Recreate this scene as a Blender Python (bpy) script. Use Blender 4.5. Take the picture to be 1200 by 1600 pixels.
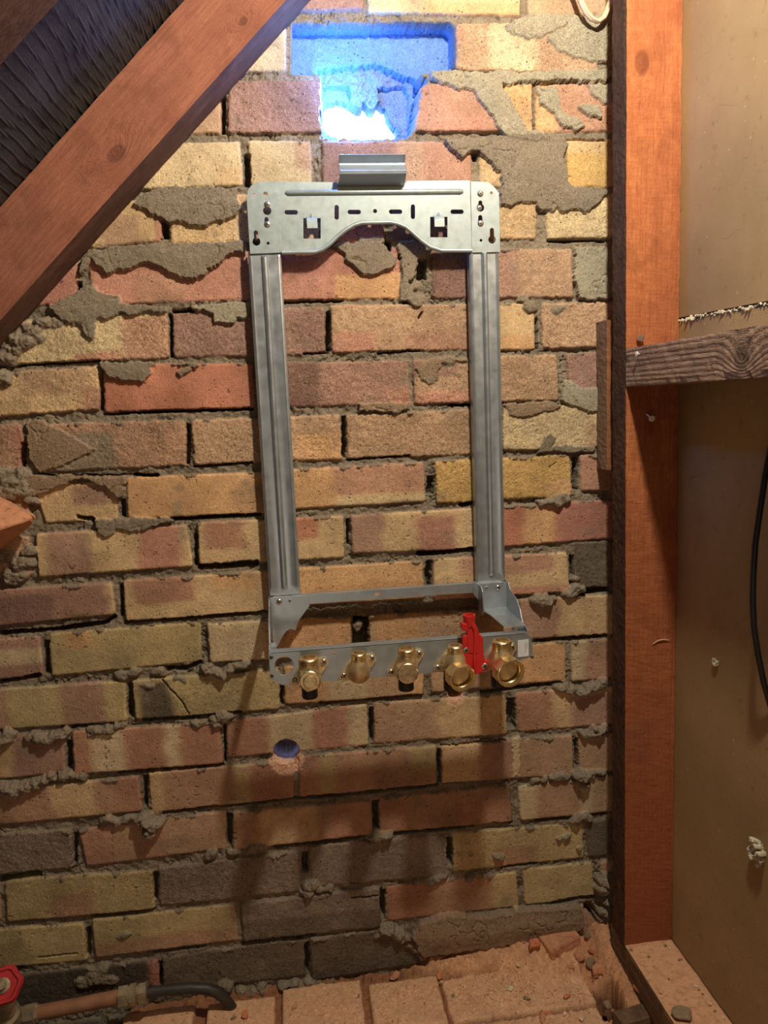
import bpy, bmesh, math, random
import numpy as np
from mathutils import Matrix, Vector, noise as mnoise

for o in list(bpy.data.objects): bpy.data.objects.remove(o)
scene = bpy.context.scene
COL = scene.collection

# ------------------------------------------------------------------ camera
# The room is measured in millimetres: X along the brick wall, d out from the
# wall face into the room, Z above the ledge at the foot of the wall.
ZB = 1495.0
CAM = np.array([-0.5087, -592.0926, 1125.9227]); ANG = (-0.138, -0.1157, -0.0415); FPX = 1202.0
def _rot(p, y, r):
    cy, sy, cp, sp, cr, sr = math.cos(y), math.sin(y), math.cos(p), math.sin(p), math.cos(r), math.sin(r)
    return (np.array([[cy,0,sy],[0,1,0],[-sy,0,cy]]) @ np.array([[1,0,0],[0,cp,-sp],[0,sp,cp]])
            @ np.array([[cr,-sr,0],[sr,cr,0],[0,0,1]]))
RM = _rot(*ANG)
def W(x, d, z): return (x/1000.0, -d/1000.0, z/1000.0)
def at(px, py, d=0.0):
    """point of the plane d millimetres in front of the brick face seen at a pixel -> (X, d, Z)"""
    v = RM @ np.array([(px-600)/FPX, -(py-800)/FPX, -1.0]); t = (d-CAM[2])/v[2]; p = CAM+v*t
    return (p[0], d, p[1]+ZB)
def atz(px, py, Z):
    v = RM @ np.array([(px-600)/FPX, -(py-800)/FPX, -1.0]); t = (Z-ZB-CAM[1])/v[1]; p = CAM+v*t
    return (p[0], p[2], Z)
def atx(px, py, X):
    v = RM @ np.array([(px-600)/FPX, -(py-800)/FPX, -1.0]); t = (X-CAM[0])/v[0]; p = CAM+v*t
    return (X, p[2], p[1]+ZB)
cam = bpy.data.cameras.new('camera'); camo = bpy.data.objects.new('camera', cam); COL.objects.link(camo)
cam.sensor_fit = 'VERTICAL'; cam.sensor_height = 36.0; cam.sensor_width = 27.0
cam.lens = FPX/1600*36.0; cam.clip_start = 0.02
T = Matrix(((1,0,0),(0,0,-1),(0,1,0)))
m = T @ Matrix(RM.tolist())
camo.matrix_world = Matrix.Translation(W(CAM[0], CAM[2], CAM[1]+ZB)) @ m.to_4x4()
scene.camera = camo

# ------------------------------------------------------------------ light
wd = bpy.data.worlds.new('world'); scene.world = wd; wd.use_nodes = True
wd.node_tree.nodes['Background'].inputs[0].default_value = (0.74, 0.66, 0.68, 1)
wd.node_tree.nodes['Background'].inputs[1].default_value = 0.034
def lamp(name, loc, power, color, radius):
    l = bpy.data.lights.new(name, 'POINT'); l.energy = power; l.color = color; l.shadow_soft_size = radius
    o = bpy.data.objects.new(name, l); o.location = loc; COL.objects.link(o); return o
lamp('work_lamp', W(322, 615, 1605), 34.0, (1.0, 0.91, 0.76), 0.028)
lamp('low_fill', W(-150, 1500, 420), 3.0, (1.0, 0.84, 0.66), 0.12)  # added fill low behind the camera, brightens the lower wall
lamp('glare_inside_recess', W(88, -8, 1322), 1.6, (0.09, 0.28, 1.0), 0.012)
lamp('glare_at_opening', W(100, 42, 1350), 0.9, (0.10, 0.30, 1.0), 0.015)
lamp('daylight_in_pipe_hole', W(*(lambda p: (p[0]+3, -28, p[2]-4))(at(447,1175,0))), 0.005, (0.12, 0.30, 1.0), 0.006)
scene.view_settings.view_transform = 'Standard'; scene.view_settings.look = 'None'
scene.view_settings.gamma = 1; scene.view_settings.exposure = 0.12
scene.view_settings.use_curve_mapping = False

# ------------------------------------------------------------------ helpers
def lin(c):
    return tuple(((v/255)/12.92 if v/255 <= 0.04045 else ((v/255+0.055)/1.055)**2.4) for v in c)
ORG = {}
def mesh_obj(name, verts, faces, mat, parent=None, smooth=False, org=None):
    if parent is not None: o0 = ORG[parent.name]
    else:
        o0 = org if org is not None else tuple(np.array(verts, float).min(0)*0.5 + np.array(verts, float).max(0)*0.5)
        if org is None: o0 = (o0[0], o0[1], float(np.array(verts, float)[:,2].min()))
    V = [W(v[0]-o0[0], v[1]-o0[1], v[2]-o0[2]) for v in verts]
    me = bpy.data.meshes.new(name); me.from_pydata(V, [], faces); me.update()
    bm = bmesh.new(); bm.from_mesh(me); bmesh.ops.recalc_face_normals(bm, faces=bm.faces); bm.to_mesh(me); bm.free()
    if smooth:
        me.shade_smooth()
        try: me.set_sharp_from_angle(angle=math.radians(smooth if smooth is not True else 40))
        except Exception: pass
    if mat: me.materials.append(mat)
    o = bpy.data.objects.new(name, me); COL.objects.link(o)
    if parent is not None: o.parent = parent
    else: o.location = W(*o0)
    ORG[o.name] = o0
    return o
def tag(o, label=None, cat=None, group=None, kind=None):
    if label: o['label'] = label
    if cat: o['category'] = cat
    if group: o['group'] = group
    if kind: o['kind'] = kind
    return o
def thing(name, loc, label, cat, group=None):
    o = bpy.data.objects.new(name, None); COL.objects.link(o); o.location = W(*loc); o.empty_display_size = .03
    ORG[o.name] = tuple(loc); return tag(o, label, cat, group)
class MB:
    def __init__(s): s.v = []; s.f = []
    def add(s, v, f):
        n = len(s.v); s.v += [tuple(p) for p in v]; s.f += [tuple(i+n for i in q) for q in f]; return s
    def box(s, x0, x1, d0, d1, z0, z1):
        v = [(x,d,z) for x in (x0,x1) for d in (d0,d1) for z in (z0,z1)]
        return s.add(v, [(0,1,3,2),(4,6,7,5),(0,4,5,1),(2,3,7,6),(0,2,6,4),(1,5,7,3)])
    def tube(s, pts, r, n=14, caps=True):
        pts = [np.array(p, float) for p in pts]
        rs = r if isinstance(r, (list, tuple)) else [r]*len(pts)
        v = []; f = []; prev = None
        for i, p in enumerate(pts):
            t = pts[min(i+1, len(pts)-1)]-pts[max(i-1, 0)]; t /= (np.linalg.norm(t)+1e-9)
            if prev is None:
                a = np.array([0,0,1.]) if abs(t[2]) < .8 else np.array([1.,0,0])
            else: a = prev
            u = a-t*np.dot(a, t); u /= np.linalg.norm(u); w = np.cross(t, u); prev = u
            for k in range(n):
                A = 2*math.pi*k/n; v.append(p+rs[i]*(math.cos(A)*u+math.sin(A)*w))
        for i in range(len(pts)-1):
            for k in range(n):
                f.append((i*n+k, i*n+(k+1)%n, (i+1)*n+(k+1)%n, (i+1)*n+k))
        if caps: f.append(tuple(range(n))); f.append(tuple((len(pts)-1)*n+k for k in range(n)))
        return s.add(v, f)
    def lathe(s, c, axis, prof, n=28, sides=None, twist=0.0, caps=(1,1)):
        """prof: list of (t along axis, radius); sides: polygonal cross-section"""
        c = np.array(c, float); t = np.array(axis, float); t /= np.linalg.norm(t)
        a = np.array([0,0,1.]) if abs(t[2]) < .8 else np.array([1.,0,0])
        u = a-t*np.dot(a, t); u /= np.linalg.norm(u); w = np.cross(t, u); n = sides or n
        v = []; f = []
        for (tt, r) in prof:
            for k in range(n):
                A = 2*math.pi*k/n+twist; v.append(c+t*tt+r*(math.cos(A)*u+math.sin(A)*w))
        for i in range(len(prof)-1):
            for k in range(n): f.append((i*n+k, i*n+(k+1)%n, (i+1)*n+(k+1)%n, (i+1)*n+k))
        if caps[0]: f.append(tuple(range(n)))
        if caps[1]: f.append(tuple((len(prof)-1)*n+k for k in range(n)))
        return s.add(v, f)
    def prism(s, poly, fn0, fn1):
        n = len(poly); v = [fn0(p) for p in poly]+[fn1(p) for p in poly]
        return s.add(v, [tuple(range(n)), tuple(range(2*n-1, n-1, -1))]+[(i,(i+1)%n,n+(i+1)%n,n+i) for i in range(n)])
    def build(s, name, mat, parent=None, smooth=False, bevel=0, org=None):
        o = mesh_obj(name, s.v, s.f, mat, parent, smooth, org)
        if bevel:
            b = o.modifiers.new('bevel', 'BEVEL'); b.width = bevel/1000; b.segments = 2; b.limit_method = 'ANGLE'; b.angle_limit = .6
        return o
def plate(outline, holes, thick, fn, bevel=0.0):
    """sheet metal with holes: 2D outline (u,v) -> verts, faces through fn(u,v,w)"""
    cu = bpy.data.curves.new('tmp', 'CURVE'); cu.dimensions = '2D'; cu.fill_mode = 'BOTH'; cu.extrude = thick/2
    for loop in [outline]+holes:
        sp = cu.splines.new('POLY'); sp.points.add(len(loop)-1); sp.use_cyclic_u = True
        for i, p in enumerate(loop): sp.points[i].co = (p[0], p[1], 0, 1)
    o = bpy.data.objects.new('tmp', cu); COL.objects.link(o)
    me = bpy.data.meshes.new_from_object(o.evaluated_get(bpy.context.evaluated_depsgraph_get()))
    bm = bmesh.new(); bm.from_mesh(me); bmesh.ops.remove_doubles(bm, verts=bm.verts, dist=1e-4)
    v = [fn(*p.co) for p in bm.verts]; f = [tuple(q.index for q in fc.verts) for fc in bm.faces]
    bm.free(); bpy.data.objects.remove(o); bpy.data.curves.remove(cu); bpy.data.meshes.remove(me)
    return v, f
def circ(x, z, r, n=20): return [(x+r*math.cos(2*math.pi*k/n), z+r*math.sin(2*math.pi*k/n)) for k in range(n)]
def slot(x0, z0, x1, z1, r, n=8):
    a = math.atan2(z1-z0, x1-x0); out = []
    for k in range(n+1): A = a-math.pi/2+math.pi*k/n; out.append((x1+r*math.cos(A), z1+r*math.sin(A)))
    for k in range(n+1): A = a+math.pi/2+math.pi*k/n; out.append((x0+r*math.cos(A), z0+r*math.sin(A)))
    return out
def keyhole(x, z0, r0, z1, r1, n=18):
    """narrow round top at z0 (radius r0) running into a wide round at z1"""
    h = math.sqrt(max(r1*r1-r0*r0, 0)); out = []; a0 = math.asin(min(1, r0/r1)); up = 1 if z0 > z1 else -1
    for k in range(n+1):
        A = a0+(2*math.pi-2*a0)*k/n; out.append((x+r1*math.sin(A), z1+up*r1*math.cos(A)))
    for k in range(7):
        A = math.pi*k/6; out.append((x-r0*math.cos(A), z0+up*r0*math.sin(A)))
    return out

# ------------------------------------------------------------------ materials
class NT:
    def __init__(s, name):
        s.m = bpy.data.materials.new(name); s.m.use_nodes = True; s.t = s.m.node_tree; s.n = s.t.nodes; s.l = s.t.links
        s.b = s.n['Principled BSDF']
    def new(s, typ, **kw):
        nd = s.n.new(typ)
        for k, v in kw.items(): setattr(nd, k, v)
        return nd
    def inp(s, nd, key, v):
        if v is None: return
        if hasattr(v, 'is_linked') or isinstance(v, bpy.types.NodeSocket): s.l.new(v, nd.inputs[key])
        else:
            i = nd.inputs[key]
            if i.type == 'RGBA' and len(v) == 3: v = (*v, 1)
            i.default_value = v
    def coord(s, scale=(1,1,1), kind='Object', rot=(0,0,0)):
        tc = s.new('ShaderNodeTexCoord'); mp = s.new('ShaderNodeMapping'); s.l.new(tc.outputs[kind], mp.inputs[0])
        mp.inputs['Scale'].default_value = scale; mp.inputs['Rotation'].default_value = rot; return mp.outputs[0]
    def noise(s, vec, scale, detail=4, rough=.55, dist=0, col=False):
        n = s.new('ShaderNodeTexNoise'); s.inp(n, 'Vector', vec); n.inputs['Scale'].default_value = scale
        n.inputs['Detail'].default_value = detail; n.inputs['Roughness'].default_value = rough; n.inputs['Distortion'].default_value = dist
        return n.outputs['Color' if col else 'Fac']
    def math(s, op, a, b=None, c=None, clamp=False):
        n = s.new('ShaderNodeMath', operation=op, use_clamp=clamp); s.inp(n, 0, a)
        if b is not None: s.inp(n, 1, b)
        if c is not None: s.inp(n, 2, c)
        return n.outputs[0]
    def mr(s, v, a, b, c=0., d=1.):
        n = s.new('ShaderNodeMapRange'); s.inp(n, 0, v)
        for i, q in enumerate((a,b,c,d)): n.inputs[i+1].default_value = q
        return n.outputs[0]
    def mix(s, f, a, b, mode='MIX'):
        n = s.new('ShaderNodeMix', data_type='RGBA', blend_type=mode); s.inp(n, 0, f); s.inp(n, 6, a); s.inp(n, 7, b); return n.outputs[2]
    def bump(s, h, strength=.3, dist=.001, normal=None):
        n = s.new('ShaderNodeBump'); s.inp(n, 'Height', h); n.inputs['Strength'].default_value = strength; n.inputs['Distance'].default_value = dist
        if normal is not None: s.inp(n, 'Normal', normal)
        return n.outputs[0]
    def out(s, color=None, rough=None, metal=None, normal=None, **kw):
        if color is not None: s.inp(s.b, 'Base Color', color)
        if rough is not None: s.inp(s.b, 'Roughness', rough)
        if metal is not None: s.inp(s.b, 'Metallic', metal)
        if normal is not None: s.inp(s.b, 'Normal', normal)
        for k, v in kw.items(): s.inp(s.b, k, v)
        return s.m
def masonry(name, grain=1100.0, amp=1.0):
    t = NT(name); a = t.new('ShaderNodeAttribute', attribute_name='tint'); co = t.coord()
    g = t.new('ShaderNodeSeparateColor'); t.l.new(a.outputs['Color'], g.inputs[0])
    gr = t.mr(a.outputs['Alpha'], 0, 1, .35, 1.0)          # how sandy the face is
    n1 = t.noise(co, grain, 2, .55); n2 = t.noise(co, 160, 5, .65); n3 = t.noise(co, 28, 3); n4 = t.noise(co, 480, 2, .5)
    f1 = t.math('ADD', 1.0, t.math('MULTIPLY', t.mr(n1, .3, .7, -.55, .60), gr)); f = t.math('MULTIPLY', f1, t.mr(n2, .3, .7, .88, 1.12)); f = t.math('MULTIPLY', f, t.mr(n3, .3, .7, .92, 1.08))
    f = t.math('MULTIPLY', f, t.math('ADD', 1.0, t.math('MULTIPLY', t.mr(n4, .3, .7, -.22, .22), gr)))
    vr = t.new('ShaderNodeTexVoronoi'); t.l.new(co, vr.inputs[0]); vr.inputs['Scale'].default_value = 150
    sp = t.math('MULTIPLY', t.mr(vr.outputs['Distance'], .12, .20, 1, 0), t.mr(t.noise(co, 45, 3), .50, .58))
    v = t.new('ShaderNodeCombineXYZ'); [t.l.new(f, v.inputs[i]) for i in range(3)]
    c = t.mix(1.0, a.outputs['Color'], v.outputs[0], 'MULTIPLY'); c = t.mix(t.math('MULTIPLY', sp, .75), c, (.030,.020,.014))
    h = t.math('ADD', t.math('MULTIPLY', n1, gr), t.math('MULTIPLY', n2, .7)); h = t.math('ADD', h, t.math('MULTIPLY', n4, .8))
    h = t.math('SUBTRACT', h, t.math('MULTIPLY', sp, .7))
    return t.out(c, .93, 0., t.bump(h, .85*amp, .0011), **{'Specular IOR Level': .15})
def wood(name, base, dark, axis, knots=(), stretch=14., rough=.85, grey=None, gsc=1.0, bump=.5, wave=.28, saw=0., foot=None):
    """grain runs along axis (a unit vector in world axes)"""
    t = NT(name); tc = t.new('ShaderNodeTexCoord'); ax = Vector(axis).normalized()
    side = ax.cross(Vector((0,1,0)) if abs(ax.y) < .8 else Vector((1,0,0))).normalized(); up = ax.cross(side)
    comb = t.new('ShaderNodeCombineXYZ')
    outs = []
    for i, vec in enumerate((side, up, ax)):
        d = t.new('ShaderNodeVectorMath', operation='DOT_PRODUCT'); t.l.new(tc.outputs['Object'], d.inputs[0]); d.inputs[1].default_value = vec
        o = d.outputs['Value']
        if i == 2: o = t.math('MULTIPLY', o, 1/stretch)
        t.l.new(o, comb.inputs[i]); outs.append(o)
    co = comb.outputs[0]; kf = None
    for (kp, kr, kl) in knots:
        s1 = t.new('ShaderNodeVectorMath', operation='SUBTRACT'); t.l.new(tc.outputs['Object'], s1.inputs[0]); s1.inputs[1].default_value = kp
        d = t.new('ShaderNodeVectorMath', operation='DOT_PRODUCT'); t.l.new(s1.outputs[0], d.inputs[0]); d.inputs[1].default_value = tuple(ax*(1-1/kl))
        pr = t.new('ShaderNodeVectorMath', operation='SCALE'); pr.inputs[0].default_value = tuple(ax); t.l.new(d.outputs['Value'], pr.inputs['Scale'])
        s2 = t.new('ShaderNodeVectorMath', operation='SUBTRACT'); t.l.new(s1.outputs[0], s2.inputs[0]); t.l.new(pr.outputs[0], s2.inputs[1])
        ln = t.new('ShaderNodeVectorMath', operation='LENGTH'); t.l.new(s2.outputs[0], ln.inputs[0])
        g = t.mr(ln.outputs['Value'], 0, kr*3.2, 1, 0)
        kf = g if kf is None else t.math('MAXIMUM', kf, g)
    if kf is not None:
        w = t.new('ShaderNodeVectorMath', operation='ADD'); t.l.new(co, w.inputs[0])
        k3 = t.new('ShaderNodeCombineXYZ'); t.l.new(t.math('MULTIPLY', t.math('POWER', kf, 2.), .03), k3.inputs[0]); t.l.new(t.math('MULTIPLY', kf, .02), k3.inputs[1])
        t.l.new(k3.outputs[0], w.inputs[1]); co = w.outputs[0]
    g1 = t.noise(co, 90*gsc, 5, .6, .4); g2 = t.noise(co, 420*gsc, 3, .6); blot = t.noise(t.coord(), 9, 3)
    wv = t.new('ShaderNodeTexWave', wave_type='BANDS', bands_direction='X'); t.l.new(co, wv.inputs[0])
    wv.inputs['Scale'].default_value = 38*gsc; wv.inputs['Distortion'].default_value = 5.; wv.inputs['Detail'].default_value = 3; wv.inputs['Detail Scale'].default_value = .6
    f = t.math('ADD', t.math('MULTIPLY', t.mr(g1, .3, .7), .5), t.math('MULTIPLY', wv.outputs['Fac'], wave))
    f = t.math('ADD', f, t.math('MULTIPLY', t.mr(g2, .3, .7), .5-wave))
    c = t.mix(f, base, dark); c = t.mix(t.mr(blot, .35, .65, 0, .6), c, dark); c = t.mix(t.mr(t.noise(t.coord(), 31, 4, .6), .5, .62, 0, .35), c, tuple(v*.6 for v in dark))
    if grey is not None: c = t.mix(t.mr(t.noise(t.coord(), 14, 5, .7), .45, .62, 0, .75), c, grey)
    if kf is not None: c = t.mix(t.mr(kf, .72, .80, 0, .75), c, tuple(v*.45 for v in dark))
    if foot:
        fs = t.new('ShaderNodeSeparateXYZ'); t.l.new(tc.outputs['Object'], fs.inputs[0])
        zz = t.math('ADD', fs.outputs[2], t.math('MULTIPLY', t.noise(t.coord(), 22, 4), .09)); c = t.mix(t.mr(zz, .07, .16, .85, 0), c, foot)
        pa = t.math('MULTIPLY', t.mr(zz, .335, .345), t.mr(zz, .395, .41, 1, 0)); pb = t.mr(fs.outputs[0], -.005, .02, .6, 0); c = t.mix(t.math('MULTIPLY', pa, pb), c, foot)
        c = t.mix(t.mr(zz, .2, .80, .75, 0), c, dark)  # darker down the post, the lamp's falloff put into the colour
    h = t.math('ADD', g2, t.math('MULTIPLY', g1, 1.0)); h = t.math('ADD', h, t.math('MULTIPLY', wv.outputs['Fac'], wave*2))
    fz = t.noise(co, 1300, 2, .6); h = t.math('ADD', h, t.math('MULTIPLY', fz, .45)); c = t.mix(t.mr(fz, .42, .68, 0, .5), c, dark)
    if saw:
        s2 = t.new('ShaderNodeVectorMath', operation='MULTIPLY'); t.l.new(tc.outputs['Object'], s2.inputs[0]); s2.inputs[1].default_value = tuple(.12 if abs(a_) < .5 else 1. for a_ in ax)
        sn = t.noise(s2.outputs[0], 420, 3, .6); h = t.math('ADD', h, t.math('MULTIPLY', sn, saw)); c = t.mix(t.mr(sn, .35, .7, 0, .25), c, dark)
    return t.out(c, rough, 0., t.bump(h, bump, .0016), **{'Specular IOR Level': .25})
def simple(name, color, rough=.5, metal=0., nscale=60, namp=.15, bstr=.0, bsc=300, spec=.5, dark=None, coat=0):
    t = NT(name); co = t.coord(); n = t.noise(co, nscale, 4, .6)
    c = t.mix(t.mr(n, .3, .7), tuple(v*(1-namp) for v in color), tuple(min(1, v*(1+namp)) for v in color))
    if dark is not None: c = t.mix(t.mr(t.noise(co, nscale*1.7, 5, .7), .52, .66, 0, .8), c, dark)
    nm = t.bump(t.noise(co, bsc, 3, .6), bstr, .001) if bstr else None
    return t.out(c, t.mr(n, .3, .7, max(.05, rough-.07), rough+.07), metal, nm, **{'Specular IOR Level': spec, 'Coat Weight': coat})
M = {}
M['steel'] = simple('galvanised_steel', (.36,.42,.42), .45, .45, 90, .10, .05, 500)
M['steel_dull'] = simple('dull_zinc_rail', (.46,.50,.52), .38, .72, 60, .10, .04, 400)
M['bar'] = simple('zinc_bar', (.44,.49,.50), .40, .75, 60, .08, .04, 400)
M['lip'] = simple('shaded_zinc', (.32,.38,.45), .40, .35, 60, .08)
M['brass'] = simple('brass', (.84,.66,.36), .30, .92, 140, .12, .10, 500)
M['brass_cast'] = simple('cast_brass', (.70,.55,.32), .48, .75, 120, .2, .35, 900)
M['screw'] = simple('screw_steel', (.55,.50,.42), .35, .9, 200, .2)
M['screw_dark'] = simple('dark_screw', (.20,.20,.20), .35, .8, 200, .2)
M['black'] = simple('black_plastic', (.012,.012,.013), .45, 0, 50, .2)
M['red'] = simple('red_plastic', (.58,.022,.018), .38, 0, 60, .08, coat=.1)
M['red_dusty'] = simple('dusty_red_handle', (.50,.03,.035), .5, 0, 40, .25)
M['label'] = simple('white_sticker', (.75,.75,.75), .6, 0, 50, .05)
M['grey_ink'] = simple('grey_print', (.22,.22,.22), .7, 0, 50, .05)
M['copper'] = simple('dusty_copper', (.42,.20,.11), .6, .35, 30, .25, .15, 500, dark=(.30,.19,.12))
M['verdigris'] = simple('tarnished_brass_nut', (.40,.32,.20), .5, .6, 70, .3, .2, 500, dark=(.20,.26,.22))
M['darkpipe'] = simple('dark_pipe', (.035,.028,.024), .5, .1, 40, .4, .1, 300)
M['cable_white'] = simple('cream_cable', (.62,.47,.30), .5, 0, 60, .1)
M['cable_black'] = simple('black_cable', (.010,.009,.010), .45, 0, 60, .1)
M['nail'] = simple('rusty_nail', (.16,.10,.07), .6, .5, 300, .3, .3, 900)
M['foam'] = simple('cream_foam', (.62,.55,.40), .9, 0, 200, .3, .6, 500, dark=(.30,.22,.14))
M['paint'] = simple('white_paint', (.75,.70,.60), .6, 0, 100, .1)
M['rafter'] = wood('stained_rafter_wood', lin((206,104,66)), lin((120,50,34)), (1,0,1),
   [(Vector(W(at(182,240,75)[0]+182, 40, at(182,240,75)[2]-1150)), .010, 1.6), (Vector(W(at(380,33,75)[0]+182, 40, at(380,33,75)[2]-1150)), .007, 1.6)], 16)
M['post'] = wood('red_stained_post_wood', lin((200,112,66)), lin((140,58,30)), (0,0,1), [(Vector(W(0, 23, 1390)), .014, 1.5)], 6, grey=None, gsc=1.3, bump=.7)
M['nogging'] = wood('dusty_sawn_timber', lin((150,112,84)), lin((92,64,48)), (0,1,0), [(Vector((-.0385, -.115, .024)), .016, 1.2)], 16, gsc=1.2, bump=.9)
M['batten'] = wood('batten_wood', lin((176,112,66)), lin((104,72,50)), (0,0,1), (), 12)
M['oldwood'] = wood('old_dusty_wood', lin((140,112,86)), lin((84,64,48)), (0,1,0), (), 10, grey=lin((150,116,86)))
M['rawwood'] = wood('unstained_sawn_side', lin((124,90,62)), lin((66,46,34)), (0,0,1), (), 3, gsc=1.6, bump=1.4)
M['rawunder'] = wood('unstained_rafter_side', lin((150,112,90)), lin((86,58,46)), (.7071,0,.7071), (), 8, gsc=1.6, bump=1.2)
M['masonry'] = masonry('masonry')
M['dust'] = masonry('dusty_ledge', 800, .8)
def panel_mat():
    t = NT('hardboard'); co = t.coord()
    n = t.noise(co, 5, 4, .6); n2 = t.noise(co, 60, 4, .7); 
    wv = t.new('ShaderNodeTexWave', wave_type='BANDS', bands_direction='DIAGONAL'); t.l.new(co, wv.inputs[0]); wv.inputs['Scale'].default_value = 170; wv.inputs['Distortion'].default_value = 2
    wv2 = t.new('ShaderNodeTexWave', wave_type='BANDS', bands_direction='Z'); t.l.new(co, wv2.inputs[0]); wv2.inputs['Scale'].default_value = 190; wv2.inputs['Distortion'].default_value = 1.5
    c = t.mix(t.mr(n, .3, .7), lin((176,148,106)), lin((150,124,86)))
    c = t.mix(t.mr(n2, .60, .74, 0, .55), c, lin((104,72,46))); c = t.mix(t.mr(t.noise(co, 130, 2), .70, .74, 0, .5), c, lin((220,200,160)))
    vo = t.new('ShaderNodeTexVoronoi', feature='DISTANCE_TO_EDGE'); t.l.new(t.noise(co, 2.2, 3, .5, 0, True), vo.inputs[0]); vo.inputs['Scale'].default_value = 7
    c = t.mix(t.mr(vo.outputs[0], 0, .0016, .55, 0), c, lin((90,60,38)))
    h = t.math('ADD', t.math('MULTIPLY', wv.outputs['Fac'], .5), t.math('MULTIPLY', wv2.outputs['Fac'], .4)); h = t.math('ADD', h, t.noise(co, 160, 3))
    return t.out(c, .75, 0., t.bump(h, .3, .0008), **{'Specular IOR Level': .3})
M['panel'] = panel_mat()
def felt_mat():
    t = NT('roofing_felt'); co = t.coord(); n = t.noise(co, 18, 5, .65); n2 = t.noise(co, 500, 2)
    c = t.mix(t.mr(n, .35, .65), (.014,.014,.017), (.034,.032,.034)); c = t.mix(t.mr(n2, .62, .70, 0, .35), c, (.12,.11,.10))
    return t.out(c, .8, 0., t.bump(t.math('ADD', n, n2), .4, .0015))
M['felt'] = felt_mat()
t = NT('blue_white_light'); t.n.remove(t.b); e = t.new('ShaderNodeEmission'); e.inputs[0].default_value = (.32,.62,1,1); e.inputs[1].default_value = 22
t.l.new(e.outputs[0], t.n['Material Output'].inputs[0]); M['glare'] = t.m

# ------------------------------------------------------------------ the brick wall
rng = np.random.RandomState(7)
_G = {}
def vnoise(x, y, scale, seed):
    if seed not in _G: _G[seed] = np.random.RandomState(seed).rand(256, 256).astype(np.float32)
    g = _G[seed]; u = x/scale+1000.37; v = y/scale+1000.71
    iu = np.floor(u).astype(np.int64); iv = np.floor(v).astype(np.int64); fu = u-iu; fv = v-iv
    fu = fu*fu*(3-2*fu); fv = fv*fv*(3-2*fv); a = g[iu % 256, iv % 256]; b = g[(iu+1) % 256, iv % 256]
    c = g[iu % 256, (iv+1) % 256]; d = g[(iu+1) % 256, (iv+1) % 256]
    return (a*(1-fu)+b*fu)*(1-fv)+(c*(1-fu)+d*fu)*fv
def fbm(x, y, scale, octv=3, seed=1, gain=.5):
    s = 0; a = 1; t = 0
    for i in range(octv): s = s+a*(vnoise(x, y, scale/2**i, seed+i*17)*2-1); t += a; a *= gain
    return s/t
def sstep(a, b, x): t = np.clip((x-a)/(b-a), 0, 1); return t*t*(3-2*t)
def axis_vals(segs):
    out = []
    for a, b, st in segs: out.append(np.arange(a, b, st))
    out.append(np.array([segs[-1][1]])); return np.concatenate(out)
WX = axis_vals([(-900,-575,5.),(-575,500,1.25),(500,620,4.)]); WZ = axis_vals([(-160,-25,4.),(-25,1440,1.25),(1440,1700,4.)])
GX, GZ = np.meshgrid(WX, WZ, indexing='ij'); GX = GX.astype(np.float32); GZ = GZ.astype(np.float32)
def mute(v, k=.84): g = .33*sum(v); return tuple(g+(q-g)*k for q in v)
C = {k: np.array(lin(mute(v))) for k, v in dict(
  mortar=(138,123,101), mortarlt=(160,149,122), mortarbr=(150,124,96), buff=(208,172,122), cream=(206,180,132), pink=(186,136,108), red=(180,120,100),
  orange=(198,126,96), orangebuff=(210,160,108), salmon=(198,138,112), pinkgrey=(158,120,102), purple=(132,98,84), tan=(186,148,112),
  mustard=(202,160,92), olive=(188,164,112), grey=(142,124,105), dgrey=(112,98,82), soot=(88,77,65), brown=(178,136,104), redbrown=(178,126,98),
  dirt=(60,44,32), dull=(172,130,108), cbuff=(206,182,138), chip=(232,176,140), deep=(70,56,46), rec=(104,124,160), recb=(96,134,186)).items()}  # recess blue is a guessed tone that also carries the hole's blue light
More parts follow.
